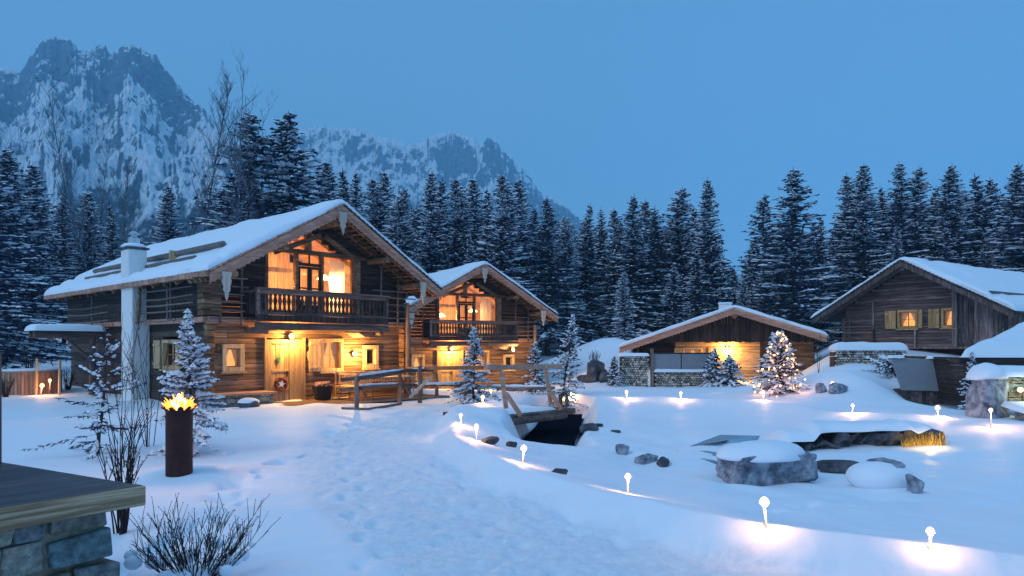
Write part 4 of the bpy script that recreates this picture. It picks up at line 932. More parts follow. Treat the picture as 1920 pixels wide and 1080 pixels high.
# ------------------------------------------------------------------ plank barn on the right
BG = math.atan2(-.84, .543)
b = empty('plank_barn', (16.75, 38.06, 0), BG, 'dark plank barn with two lit shuttered windows at the right', 'barn')
XMb, ZRb, XLb, XRb, ZEb = 4.85, 6.12, 0.0, 9.7, 3.36
slb = (ZRb - ZEb) / (XMb - XLb)
def limb_(z): t = (ZRb - .16 - z) / slb; return (XMb - t, XMb + t)
bw1 = (4.15, 5.15, 2.75, 3.72); bw2 = (6.25, 6.95, 2.75, 3.72)
m = MB(71); courses(m, 1.35, 6.75, 1.85, 5.9, 1.0, 1.15, .17, opens=[bw1, bw2], lim=limb_); m.build('gable_wall', W_BARN, b, bevel=.01)
m = MB(72); x = 6.98
while x < 9.3:
    w_ = m.r.uniform(.15, .26); zt = ZRb - .2 - (x + w_ - XMb) * slb; tl = m.r.uniform(-.03, .05)
    m.prism([(x + tl, 1.12 + m.r.uniform(-.03, .03), 1.85 - m.r.uniform(0, .08)), (x + w_ + tl - .012, 1.12, 1.85 - m.r.uniform(0, .08)), (x + w_ - .012, 1.12, zt), (x, 1.12, zt + w_ * slb)], (0, .04, 0)); x += w_ + m.r.uniform(0, .03)
m.build('upright_boards', W_BARNV, b)
m = MB(73); courses(m, 1.2, 12, 1.85, 3.5, 1.25, 1.4, .18, axis='y'); m.build('side_wall', W_BARN, b)
m = MB(74); y = 1.2
while y < 12: w_ = m.r.uniform(.15, .26); m.bx(9.25, 9.29, y, y + w_ - .012, 1.8, 3.6); y += w_
m.build('side_boards', W_BARNV, b)
m = MB(75); m.bx(6.74, 6.98, .92, 1.16, 1.8, ZRb - .2 - (6.98 - XMb) * slb); m.bx(1.2, 1.36, .9, 1.2, 1.0, 3.4); m.bx(2.85, 2.97, .86, 1.0, 1.75, 2.75); m.bx(5.0, 5.1, .88, .99, 1.80, 2.7); m.bx(2.85, 2.95, .90, 1.0, 2.75, 4.2); m.bx(1.3, 9.3, .98, 1.2, 1.74, 1.85); m.build('posts', W_BARNV, b, bevel=.01)
m = MB(76); courses(m, 3.6, 8.8, .2, 1.74, 1.75, 1.9, .19); courses(m, 1.75, 9, .2, 1.74, 3.6, 3.72, .19, axis='y'); courses(m, 1.75, 9, .2, 1.74, 8.7, 8.8, .19, axis='y'); m.build('base_wall', W_DARK, b)
window(b, *bw1[:2], *bw1[2:], .99, fr=.12, muntin=(1, 1), mat=W_DOOR, shutter=[(3.55, 4.10), (5.2, 5.4)]); window(b, *bw2[:2], *bw2[2:], .99, fr=.12, muntin=(0, 1), mat=W_DOOR, shutter=[(5.68, 6.2)])
for k, (xe, sg) in enumerate(((XLb, -1), (XRb, 1))):
    m = MB(77 + k); m.prism([(XMb, 0, ZRb), (xe, 0, ZEb), (xe, 0, ZEb - .07), (XMb, 0, ZRb - .07)], (0, 14, 0)); m.build('roof', W_DARK, b)
    m = MB(79 + k); m.prism([(XMb, -.05, ZRb - .01), (xe, -.05, ZEb - .01), (xe, -.05, ZEb - .27), (XMb, -.05, ZRb - .27)], (0, .05, 0)); m.build('barge_board', W_BARNV, b)
    m = MB(81 + k)
    for i in range(28):
        t0, t1 = i / 28, (i + 1) / 28; a = Vector((XMb + (xe - XMb) * t0, -.10, ZRb - (ZRb - ZEb) * t0)); c_ = Vector((XMb + (xe - XMb) * t1, -.10, ZRb - (ZRb - ZEb) * t1)); m.prism([a + Vector((0, 0, .06)), c_ + Vector((0, 0, .10)), c_ + Vector((0, 0, .02)), a], (0, .2, 0))
    for y_ in np.arange(.0, 13.6, .42): m.bx(xe - .06 , xe + .06, y_, y_ + .39, ZEb - .05, ZEb + .05)
    m.build('shingles', SHINGLE, b)
    m = MB(83 + k)
    for y_ in (.2, .6): m.beam((XMb, y_, ZRb - .16), (xe, y_, ZEb - .16), .12, .14)
    m.build('rafters', W_BARN, b)
m = MB(85); m.tube([(XMb, .05, ZRb - .38), (XMb, 1.1, ZRb - .38)], .13, 8); m.build('purlin', W_BARN, b)
m = MB(86); m.tube([(8.6, .4, ZEb + (XRb - 8.6) * slb + .34), (8.6, 13, ZEb + (XRb - 8.6) * slb + .34)], .09, 7, wob=.1); m.build('snow_guard', W_POLE, b)
roof_snow('roof_snow', b, XLb - .05, XRb + .05, XMb, ZEb + .06, ZEb + .06, ZRb + .07, -.04, 14.05, T=.25, seed=33, low=((8.8, .12, .6),))
rack(b, .7, 3.0, [2.0, 2.3, 2.6, 2.9, 3.2], .62, [(1.75, 1.9, 3.6)])

# low shed at the right rim, stones below it
o = empty('low_shed', (17, 22, 0), 0, 'low shed with thick sloping snow roof at the right rim', 'shed')
def slope_quad(P00, P10, P11, P01, T, seed, nx=50, ny=40, name='roof_snow', parent=None):
    s = np.linspace(0, 1, nx); t = np.linspace(0, 1, ny); S_, T_ = np.meshgrid(s, t)
    P = [(1 - S_) * (1 - T_) * P00[i] + S_ * (1 - T_) * P10[i] + S_ * T_ * P11[i] + (1 - S_) * T_ * P01[i] for i in range(3)]
    wx = math.dist(P00, P10); wy = math.dist(P00, P01); ed = np.minimum(np.minimum(S_, 1 - S_) * wx, np.minimum(T_, 1 - T_) * wy)
    th = T * np.sqrt(np.clip(1 - (1 - np.clip(ed / T, 0, 1)) ** 2, 0, 1)) * (.75 + .5 * fbm(P[0], P[1], seed, 3)); i = np.arange(nx * ny).reshape(ny, nx)
    return npmesh(name, np.stack([P[0], P[1], P[2] + th], -1).reshape(-1, 3), np.stack([i[:-1, :-1], i[:-1, 1:], i[1:, 1:], i[1:, :-1]], -1).reshape(-1, 4), SNOW, parent)
S4 = [(-2.6, 0, 1.52), (4, 0, 1.50), (8, 5.2, 2.75), (3.6, 5.2, 2.75)]
slope_quad(*S4, .26, 5, parent=o)
m = MB(); m.prism([(p[0], p[1], p[2] - .002) for p in S4], (0, 0, -.08)); m.build('roof', W_DARK, o)
m = MB(); m.beam((-2.55, .1, 1.36), (4, .1, 1.34), .10, .16); [m.beam((-2.3 + i * .7, .15, 1.30), (-2.3 + i * .7, .9, 1.42), .09, .1) for i in range(9)]; m.build('fascia', W_DARK, o)
m = MB(); courses(m, -1.6, 5, -.2, 1.5, 1.1, 1.25, .18); m.build('wall', W_DARK, o); m = MB(); courses(m, 1.1, 5, -.2, 1.5, -1.6, -1.45, .18, axis='y'); m.build('side_wall', W_DARK, o)

# ------------------------------------------------------------------ rocks
def rock(name, p, size, seed, label, cat='rock', group=None, mat=ROCK, rz=0, cap=None, flat_=0.0, rough=.35, sub=4, ex=.7):
    vs, fs = ICO[sub]; V = np.array(vs); r = np.random.RandomState(seed)
    # cut by random planes for crisp faces, then roughen
    rad = np.ones(len(V)) * 1.0
    for _ in range(13):
        n = r.normal(size=3); n /= np.linalg.norm(n); d = r.uniform(.58, .9); dt = V @ n; rad = np.minimum(rad, np.where(dt > .05, d / np.maximum(dt, .05), 9))
    rad = rad * (1 + (fbm(V[:, 0] * 3 + seed, V[:, 1] * 3 + V[:, 2] * 2.3, seed, 4) - .5) * rough * .7 + (fbm(V[:, 0] * 1.2 + seed, V[:, 2] * 14, seed + 2, 3) - .5) * .10)
    V = np.sign(V) * np.abs(V) ** ex * rad[:, None] * np.array(size) * .56
    o = npmesh('rock' if cap else name, V, fs, mat, None, smooth=False)
    if cap:
        root = empty(name, p, rz, label, cat, group); o.parent = root
        vs, fs = ICO[4]; C = np.array(vs); k = cap if isinstance(cap, (tuple, list)) else (1, 1, .35, 0, 0, .3)
        C2 = np.array(C); up = C2[:, 2]
        C2 = C2 * np.array([size[0] * .52 * k[0], size[1] * .52 * k[1], size[2] * k[2]]); C2[:, 2] = np.where(up < 0, C2[:, 2] * (k[6] if len(k) > 6 else .25), C2[:, 2]) + size[2] * k[5]
        C2[:, 0] += size[0] * k[3]; C2[:, 1] += size[1] * k[4]
        C2 *= (1 + (fbm(C2[:, 0] * 1.7 + seed, C2[:, 1] * 1.7, seed, 3) - .5) * .22)[:, None]
        npmesh('snow_cap', C2, fs, SNOW, root); return root
    o.location = p; o.rotation_euler = (0, 0, rz); tag(o, label, cat, group); return o
p = G(1455, 912); rock('boulder', p + Vector((.03, .50, .17)), (1.42, 1.0, .66), 5, 'largest grey boulder with a thick snow cap in the pond', rz=.25, cap=(1.06, 1.10, .42, -.06, .06, .36), sub=5, ex=.5)
p = G(1595, 893); rock('flat_stone', p + Vector((-.05, .35, .10)), (.85, .4, .22), 8, 'dark flat stone ledge touching the right side of the largest boulder', rz=-.1, mat=ROCK2)
p = G(1685, 915); rock('snow_hummock', p + Vector((0, .4, .18)), (.5, .5, .4), 9, 'round snow mound right of the largest boulder', 'snow mound', cap=(1.95, 1.7, .66, -.15, 0, -.22, 1.0))
p = G(1724, 925); rock('rock', p + Vector((0, .1, .08)), (.27, .25, .36), 13, 'small dark upright rock at the right foot of the round snow mound', group='small rocks showing through the snow', mat=ROCK)
for i, (px, py, sx_, sy_, sz_, lab, mt) in enumerate([
    (1168, 853, .22, .2, .22, 'small pointed rock alone on the snow left of the flat slab', ROCK),
    (1215, 868, .42, .25, .17, 'low grey slab end nearest the small pointed rock', ROCK), (1245, 872, .42, .2, .12, 'thin tapering slab right of the low grey slab', ROCK2),
    (1357, 896, .10, .1, .10, 'tiny pebble rock left of the largest boulder', ROCK), (1050, 888, .18, .12, .06, 'flat dark stone on the bank between second and third near torch', ROCK2),
    (917, 832, .26, .2, .13, 'flat stone left of its neighbour on the bright bank', ROCK2), (960, 838, .17, .15, .11, 'small stone just above the fourth torch on the bank', ROCK2),
    (1045, 812, .45, .3, .20, 'dark rock lowest of the stream bank pile', ROCK2), (1080, 806, .32, .3, .20, 'dark rock in the middle of the stream bank pile', ROCK2), (1083, 796, .50, .3, .20, 'dark rock on top of the stream bank pile', ROCK2),
    (1108, 806, .45, .3, .14, 'dark rock at the right of the stream bank pile', ROCK2), (1062, 797, .28, .25, .16, 'dark rock upper left in the stream bank pile', ROCK2), (1156, 811, .22, .2, .06, 'thin dark stone right of the stream bank pile', ROCK2),
    (1092, 815, .5, .25, .08, 'flat dark stone at the foot of the stream bank pile', ROCK2), (1122, 800, .2, .16, .09, 'small dark stone at the upper right of the stream bank pile', ROCK2),
    (1118, 713, 1.0, .8, 1.1, 'dark rock on the slope behind the far left torch', ROCK2), (1135, 716, .7, .6, .6, 'lower dark rock right beside the slope rock', ROCK2), (1103, 716, .8, .5, .35, 'flat dark rock left of the slope rock', ROCK2),
    (1540, 736, .28, .3, .30, 'upright grey rock left of the hidden spotlight', ROCK), (1576, 736, .66, .5, .32, 'broad grey rock right of the hidden spotlight', ROCK),
    (1000, 728, .9, .6, .5, 'dark rock behind the bridge rail right', ROCK2), (960, 728, .9, .7, .7, 'dark rock behind the bridge rail left', ROCK2), (870, 738, .6, .5, .5, 'dark boulder left of the young fir before the rear chalet', ROCK2), (395, 792, .01, .01, .01, '', ROCK)]):
    if not lab: continue
    p = G(px, py); s = 1.0
    rock('rock', p + Vector((0, sy_ * .3, sz_ * .28)), (sx_ * 1.25, sy_ * 1.2, sz_ * 1.5), 40 + i * 3, lab, group='small rocks showing through the snow', mat=mt, rz=i * .7, sub=3)
p = G(460, 765); rock('garden_rock', p + Vector((0, .25, .08)), (.55, .4, .34), 71, 'snow topped rock in the snow before the stone bench', rz=.2, mat=ROCK2, cap=(1.1, 1.1, .4, 0, 0, .2))
# ledge with dry reeds
p = G(1625, 838)
lg = empty('rock_ledge', (p.x + .05, p.y - .05, p.z - .08), 0, 'long dark overhanging rock ledge crossing the pond under deep snow', 'rock ledge')
m = MB(91); X0 = (1505 - 1625) / FP * p.y; X1 = (1752 - 1625) / FP * p.y; n = 26
def lede(t): return (X0 + (X1 - X0) * t, .25 * math.sin(t * 3) + .12 * math.sin(t * 17), .02 + .10 * t + (.16 if .25 < t < .9 else 0) + .22 * max(0, t - .82) / .18 * 1.0)
rr_ = random.Random(4); vs = []; fs = []
for i in range(n + 1):
    t = i / n; x, y, zt = lede(t); zt += .13 + rr_.uniform(-.03, .03) + .05 * math.sin(i * 1.9); dp = rr_.uniform(-.09, .09)
    vs += [(x, y + .02 + dp, -.25), (x, y - .02 + dp, zt * .45), (x, y - .14 + dp * .5, zt * .62), (x, y - .16 - dp, zt), (x, y + .6, zt + .05), (x, y + .9, -.25)]
for i in range(n):
    for j in range(5): a = i * 6 + j; fs.append((a, a + 6, a + 7, a + 1))
fs += [tuple(range(6))[::-1], tuple(n * 6 + j for j in range(6))]; m.add(vs, fs); m.build('ledge_stone', ROCK2, lg)
S_, T_ = np.meshgrid(np.linspace(0, 1, 70), np.linspace(0, 1, 30)); XX = X0 - .7 + (X1 - X0 + .55) * S_; zt = np.interp(S_, [i / 20 for i in range(21)], [lede(i / 20)[2] + .15 for i in range(21)])
ed = np.minimum(np.minimum(S_, 1 - S_) * 4, np.minimum(T_, 1 - T_) * 2.2); YY = .25 * np.sin(S_ * 3) - .18 + T_ * 2.0 + .06 * np.sin(S_ * 20)
ZZ = (zt + .02) * (1 - sst(.35, 1, T_)) - .15 * sst(.35, 1, T_) + .17 * np.sqrt(np.clip(ed / .25, 0, 1)) * (.6 + .8 * fbm(XX * 1.5, YY * 1.5, 6, 3)) - .3 * (1 - sst(0, .12, S_))
i = np.arange(2100).reshape(30, 70); npmesh('ledge_snow', np.stack([XX, YY, ZZ], -1).reshape(-1, 3), np.stack([i[:-1, :-1], i[:-1, 1:], i[1:, 1:], i[1:, :-1]], -1).reshape(-1, 4), SNOW, lg)
m = MB(93); rg = random.Random(8)
for i in range(230):
    t = .70 + .28 * rg.random(); x, y, z = lede(t); x0 = x + rg.uniform(-.03, .03); yb = y - .20 - rg.uniform(0, .12); h = rg.uniform(.16, .32) * (.7 + .8 * (t - .7) / .3)
    m.prism([(x0, yb, .0), (x0 + .016, yb, .0), (x0 + rg.uniform(-.06, .12), yb + .03, .04 + h)], (0, .006, 0))
rd = m.build('dry_reeds', REED); rd.location = lg.location; tag(rd, 'yellow lit dry reeds under the right end of the rock ledge', 'reeds', kind='stuff')
o = empty('pond_spotlight', lg.location + Vector((lede(.84)[0], -.46, .10)), 0, 'small spotlight in the pond lighting the dry reeds yellow', 'lamp'); m = MB(); m.lathe((0, 0, -.1), [(.03, 0), (.04, .06), (.03, .08)], 10); m.build('lamp_body', BLACK, o); point('lamp_light', (0, -.03, .10), 14, (1, .58, .12), .03, o)
# open ice
for i, (P_, lab) in enumerate((([(1292, 838), (1350, 816), (1425, 818), (1415, 832), (1350, 831)], 'upper patch of bare blue ice in the pond'), ([(1268, 847), (1325, 846), (1378, 855), (1365, 875), (1318, 862)], 'lower patch of bare blue ice beside the largest boulder'))):
    m = MB(); Q = [G(*q) for q in P_]; zz = max(q.z for q in Q) + .03; zz = sum(q.z for q in Q) / len(Q); cc = Vector((sum(q.x for q in Q) / len(Q), sum(q.y for q in Q) / len(Q), zz + .02)); m.add([(q.x, q.y, q.z + .008) for q in Q] + [tuple(cc)], [(k_, (k_ + 1) % len(Q), len(Q)) for k_ in range(len(Q))]); o = m.build('ice_patch', ICE); tag(o, lab, 'ice', kind='structure')

# ------------------------------------------------------------------ stream and bridge
m = MB(); P_ = [];
for x, y in GUL: P_.append((x - .72, y))
for x, y in GUL[::-1]: P_.append((x + .72, y))
m.prism([(x, y, -.66) for x, y in P_][::-1], (0, 0, -.05)); tag(m.build('stream_water', WATER), kind='structure')
br = empty('foot_bridge', (0, 0, 0), 0, 'rustic wooden footbridge over the dark stream with slanting pinkish posts', 'bridge')
A = Vector((-.38, 17.75, .02)); B = Vector((1.55, 20.1, -.02)); dr_ = (B - A).normalized(); nr_ = Vector((-dr_.y, dr_.x, 0))
m = MB(101); n = 16
for i in range(n): q = A.lerp(B, (i + .5) / n); m.beam(q - nr_ * .08, q + nr_ * 1.5, (B - A).length / n - .015, .05, jit=.006)
m.build('deck_planks', W_RAIL, br)
m = MB(102); m.tube([A - nr_ * .0 + Vector((0, 0, -.12)), B + Vector((0, 0, -.12))], .12, 9, wob=.06); m.tube([A + nr_ * 1.4 + Vector((0, 0, -.12)), B + nr_ * 1.4 + Vector((0, 0, -.12))], .12, 9); m.beam(A - dr_ * .3 - nr_ * .15, A - dr_ * .3 + nr_ * 1.6, .2, .16); m.beam(B + dr_ * .1 - nr_ * .25, B + dr_ * .1 + nr_ * 1.6, .2, .16); m.build('stringer', W_RAIL, br)
def br_post(pb, pt, bt, bb):
    m = MB(); m.beam(pb, pt, .12, .11); m.build('post', W_BARGE, br); m = MB(); m.beam(bt, bb, .09, .09); m.build('brace', W_BARGE, br)
P1b = at(949, 766, 18.0); P1t = at(940, 696, 18.0); br_post(P1b, P1t, at(949, 738, 17.96), at(977, 780, 17.5))
P2b = at(1033, 760, 20.0); P2t = at(1023, 690, 20.0); br_post(P2b, P2t, at(1032, 735, 19.96), at(1053, 768, 19.6))
m = MB(); m.beam(at(912, 689, 17.6), at(1052, 687, 20.5), .09, .13); m.build('rail', W_BARGE, br)
m = MB()
S_, T_ = np.meshgrid(np.linspace(0, 1, 30), np.linspace(0, 1, 24)); q = [A[i] + (B - A)[i] * (S_ * 1.0) + nr_[i] * (.25 + 1.2 * T_) for i in range(3)]
ed = np.minimum(np.minimum(S_, 1 - S_) * 3, np.minimum(T_, 1 - T_) * 1.2); zz = q[2] + .026 + .10 * np.sqrt(np.clip(ed / .2, 0, 1)) * (.6 + .7 * fbm(q[0] * 3, q[1] * 3, 5, 3)); i = np.arange(720).reshape(24, 30)
npmesh('deck_snow', np.stack([q[0], q[1], zz], -1).reshape(-1, 3), np.stack([i[:-1, :-1], i[:-1, 1:], i[1:, 1:], i[1:, :-1]], -1).reshape(-1, 4), SNOW, br)
def snow_strip(parent, a, b, w_, name='snow_cap', seed=1):
    m = MB(seed); a = Vector(a); b = Vector(b); k = max(4, int((b - a).length / .12)); r_ = [.012 + w_ * (.5 + .5 * m.r.random()) for _ in range(k + 1)]; r_[0] = r_[-1] = .006
    m.tube([a.lerp(b, i / k) for i in range(k + 1)], r_, 7, wob=.1); return m.build(name, SNOW, parent, smooth=True)
# rustic fence in front of the terrace and across to the bridge
fn = empty('rustic_fence', (0, 0, 0), 0, 'rustic pole fence with snowy rails between the terrace and the bridge', 'fence')
for px, pt, pb, d, r_ in ((668, 704, 770, 20.2, .07), (749, 690, 753, 22.6, .075), (787, 686, 741, 22.3, .075), (818, 700, 739, 25.0, .07), (872, 694, 742, 24.0, .07)):
    m = MB(); a = at(px, pb, d) - Vector((0, 0, .25)); c_ = at(px, pt, d); m.tube([a, a.lerp(c_, .5) + Vector((.02, 0, 0)), c_], [r_, r_ * .95, r_ * .85], 8, wob=.06); m.build('post', W_RAILV, fn)
m = MB(); m.beam(at(808, 706, 22.2), at(768, 746, 22.0), .09, .09); m.build('brace', W_PEND, fn)
RL = [((640, 712, 20.8), (700, 706, 20.0), (752, 697, 22.5), .065), ((697, 708, 21.2), (760, 695, 22.6), (812, 694, 24), .07), ((638, 731, 20.6), (700, 725, 20.1), (752, 722, 22.4), .055), ((748, 724, 22.6), (800, 721, 23.6), (880, 722, 24.2), .06), ((640, 766, 19.9), (690, 768, 20.0), (752, 757, 22), .05), ((870, 722, 24), (960, 731, 22.6), (1040, 727, 22), .06)]
for i, (a, b_, c_, r_) in enumerate(RL):
    m = MB(200 + i); P_ = [at(*a), at(*b_), at(*c_)]; m.tube(P_, [r_ * .9, r_, r_ * .8], 8, wob=.08); rl = m.build('rail', W_RAIL, fn)
    if i != 4: snow_strip(rl, P_[0].lerp(P_[1], .55) + Vector((0, 0, r_)), P_[1].lerp(P_[2], .8) + Vector((0, 0, r_)), .05, seed=i)
m = MB(210); m.beam(at(762, 691, 24.5), at(905, 689, 21.0), .09, .12); m.build('rail', W_RAIL, fn)
m = MB(211); m.tube([at(668, 704, 20.2), at(640, 766, 20.9) ], .01, 5)

# ------------------------------------------------------------------ firewood
def woodpile(p, L, h, dpt, seed, label, snow_=.14):
    o = empty('firewood_stack', p, 0, label, 'firewood', 'firewood stacks'); m = MB(seed); r = .062; z = r; row = 0
    while z < h:
        x = r + (row % 2) * r
        while x < L:
            rr2 = r * m.r.uniform(.7, 1.15); y0 = m.r.uniform(-.03, .03); k = m.r.choice((3, 4, 5, 6)); a0 = m.r.uniform(0, 6)
            P_ = [(x + rr2 * math.cos(a0 + 6.283 * i / k), y0, z + rr2 * math.sin(a0 + 6.283 * i / k)) for i in range(k)]
            m.prism(P_, (0, dpt, 0)); x += r * 1.95
        z += r * 1.75; row += 1
    m.build('split_logs', W_LOG, o); m = MB(); m.bx(.02, L - .02, .10, dpt - .02, 0, h - .05); m.build('inner_logs', W_DARK, o)
    slope_quad((-.05, -.08, h - .01), (L + .05, -.08, h - .01), (L + .05, dpt + .08, h), (-.05, dpt + .08, h), snow_, seed, 40, 14, 'snow_cap', o); return o
W_LOG = wood('split_log_ends', (.42, .36, .31), (.82, .74, .64), 'y', var=.65)
woodpile(Vector((5.25, 33, -.25)), 1.35, 1.65, .5, 301, 'tall firewood stack at the left end of the terrace screen')
woodpile(Vector((6.9, 33, -.25)), 2.85, .88, .5, 302, 'long low firewood stack under the grey screen')
woodpile(Vector((14.3, 30.2, gz(15.5, 30.2) - .15)), 3.2, .75, .6, 303, 'firewood stack buried in snow in front of the barn', .32)
o = empty('terrace_screen', (6.78, 33.1, -.3), 0, 'grey cloth windbreak screen over the low firewood stack', 'screen')
for x_ in (0, 2.9): m = MB(); m.bx(x_ - .07, x_ + .07, -.12, .02, 0, 2.05 if x_ == 0 else 1.9); m.build('post', W_RAILV, o)
m = MB(); m.bx(.09, 2.8, -.02, 0, .98, 1.80); m.build('cloth_panel', PANEL, o); m = MB(); m.bx(.09, 2.8, -.04, .02, 1.80, 1.86); m.bx(1.4, 1.44, -.035, -.021, .98, 1.80); m.build('frame', BLACK, o)
# grey panel and tub by the barn
o = empty('covered_pool_box', (14.25, 24.6, -.22), R(4), 'wooden box with a leaning grey panel in the snow hollow below the barn', 'wooden box')
m = MB(); x = 0
while x < 1.45: m.bx(x, x + .13, 0, .05, 0, .52); x += .14
m.bx(0, 1.5, .05, 1.3, 0, .5); m.build('plank_base', W_BARN, o); m = MB(); m.prism([(-.25, -.06, .52), (1.75, -.06, .46), (1.72, .30, 1.62), (-.42, .30, 1.66)], (0, .04, 0)); m.build('grey_panel', PANEL, o); m = MB(); m.prism([(1.76, -.05, .46), (2.15, .5, .40), (2.1, .7, 1.5), (1.73, .33, 1.6)], (.03, 0, 0)); m.build('side_panel', W_DARK, o)
slope_quad((-.5, .24, 1.67), (.1, .24, 1.67), (.1, .5, 1.67), (-.5, .5, 1.67), .1, 3, 12, 8, 'snow_cap', o); slope_quad((1.0, .24, 1.64), (1.78, .24, 1.62), (1.78, .5, 1.62), (1.0, .5, 1.64), .1, 4, 12, 8, 'snow_cap', o)
# stone garden wall at the right rim
o = rock('standing_stone', Vector((12.75, 18.3, .45)), (.95, .8, 1.35), 121, 'large pale upright stone at the right rim', 'stone', rz=.3, cap=(1.1, 1.1, .25, 0, .05, .45))
m = MB(122); wall_stones(m, 0, 3.0, 0, .7, 0, .75, .11, .3); o = empty('dry_stone_wall', (13.15, 18.35, .30), 0, 'dry stone wall lit by a spotlight at the right rim', 'stone wall'); m.build('stones', STONE, o, bevel=.012); slope_quad((-.1, -.12, .76), (3.2, -.12, .76), (3.2, .9, .76), (-.1, .9, .76), .28, 12, parent=o, name='snow_cap')
m = MB(123); wall_stones(m, 0, 3.0, 0, .5, 0, .16, .12, .3); o = empty('low_stone_edge', (12.95, 17.1, .02), 0, 'low stone edging in front of the dry stone wall', 'stone wall'); m.build('stones', STONE, o, bevel=.012); slope_quad((-.1, -.05, .16), (3.2, -.05, .16), (3.2, .9, .30), (-.1, .9, .30), .12, 13, parent=o, name='snow_cap')

# ------------------------------------------------------------------ torches
def torch(p, label, s=1.0, power=5, amber=False, hh=.24, group='small garden torches stuck in the snow'):
    o = empty('garden_torch', p, random.uniform(0, 6), label, 'torch', group); lean = random.uniform(-.05, .05)
    m = MB(); m.tube([(0, 0, -.15), (lean, .0, hh)], .011 * s, 7); m.build('stake', W_STAKE, o)
    m = MB(); r_ = .038 * s * random.uniform(.85, 1.2); m.lathe((lean, 0, hh - .01), [(.016, 0), (.02, .012), (r_ * .7, .022), (r_, r_ * .8), (r_ * .97, r_ * 1.25), (r_ * .6, r_ * 1.85), (r_ * .12, r_ * 2.15)], 12); m.build('flame', BULBO if amber else BULB, o, smooth=True)
    a_ = -math.pi / 2 - o.rotation_euler.z; point('flame_light', (lean + .05 * math.cos(a_), .05 * math.sin(a_), hh + .0), power * min(1.9, max(.85, p.y / 10)) * (1 if not amber else .8), (1, .42, .12) if amber else (1, .47, .21), .025, o); return o
W_STAKE = plain('torch_stake', (.85, .78, .62), .5)
for px, py, lab, s, pw, hh in ((1742, 1032, 'nearest garden torch at the lower right corner of the path bank', .95, 6, .13), (1440, 988, 'garden torch on the bank, second nearest to the camera', 1.0, 8, .19), (1177, 925, 'garden torch on the bank with a small dark stone up to its left', 1.05, 8, .18), (978, 868, 'garden torch on the bank just right of two flat stones', 1.05, 8, .18), (893, 826, 'garden torch on the brightest bend of the bank, lower of two', 1.0, 10, .22), (866, 797, 'garden torch on the brightest bend of the bank, upper of two', 1.0, 12, .18),
        (1073, 752, 'garden torch right beside the lantern beyond the bridge', 1.3, 9, .22), (1175, 748, 'far garden torch before the tall firewood stack', 1.5, 10, .2), (1276, 750, 'far garden torch before the low firewood stack', 1.4, 10, .2), (1431, 750, 'far garden torch below the lit fir tree', 1.4, 10, .2), (1596, 775, 'far garden torch before the broad spotlit rocks', 1.2, 9, .18), (1759, 783, 'far garden torch below the wooden box in the hollow', 1.4, 10, .2), (1858, 803, 'far garden torch at the right rim before the stone wall', 1.2, 14, .38)):
    p = G(px, py); torch(p, lab, s, pw, hh=hh)
torch(G(904, 757), 'amber flame torch on the mound left of the bridge', 1.5, 9, True, .16)
o = torch(at(921, 737, 21.5), 'small amber light glowing behind the fence left of the bridge', .9, 3, True, .05)
o = empty('spotlight', G(1561, 733), 0, 'bright white spotlight between two rocks right of the lit fir', 'lamp'); m = MB(); m.lathe((0, 0, 0), [(.05, 0), (.07, .08), (.09, .1)], 10); m.build('lamp_body', BLACK, o); m = MB(); m.ico((0, 0, .20), .10, sc=(.7, .7, 1.4), sub=2); m.build('lamp_glass', BULB, o); point('lamp_light', (0, -.15, .25), 9, (1, .78, .5), .05, o)
o = empty('spotlight', Vector((13.55, 18.2, .72)), 0, 'pale spotlight on the dry stone wall at the right rim', 'lamp'); m = MB(); m.ico((0, 0, 0), .07, sub=2); m.build('lamp_glass', BULB, o); point('lamp_light', (0, -.2, .05), 10, (.95, .95, .55), .05, o)
# lantern by the bridge
p = G(1055, 757, dmin=19.5); p = Vector((1.58, 20.9, max(gz(1.58, 20.9), .05)))
o = empty('lantern', p, .3, 'dark metal lantern with a candle at the right end of the bridge', 'lantern'); m = MB()
for sx_ in (-1, 1):
    for sy_ in (-1, 1): m.bx(sx_ * .11 - .01, sx_ * .11 + .01, sy_ * .11 - .01, sy_ * .11 + .01, .02, .32)
m.bx(-.13, .13, -.13, .13, 0, .025); m.bx(-.13, .13, -.13, .13, .32, .34); m.lathe((0, 0, .34), [(.15, 0), (.05, .07), (.05, .1)], 4); m.tube([(.04 * math.cos(a), 0, .46 + .04 * math.sin(a)) for a in np.linspace(0, 6.28, 10)], .006, 5); m.build('frame', BLACK, o)
m = MB(); m.lathe((0, 0, .025), [(.045, 0), (.045, .13)], 12); m.build('candle', CLOTH, o); m = MB(); m.lathe((0, 0, .16), [(.01, 0), (.03, .03), (.02, .07), (.002, .12)], 10); m.build('flame', BULBO, o)
m = MB(); [m.bx(*q, .03, .32) for q in ((-.1, .1, -.112, -.108), (-.1, .1, .108, .112), (-.112, -.108, -.1, .1), (.108, .112, -.1, .1))]; m.build('pane', GLASS, o); point('flame_light', (0, 0, .27), 2.5, (1, .45, .14), .02, o)

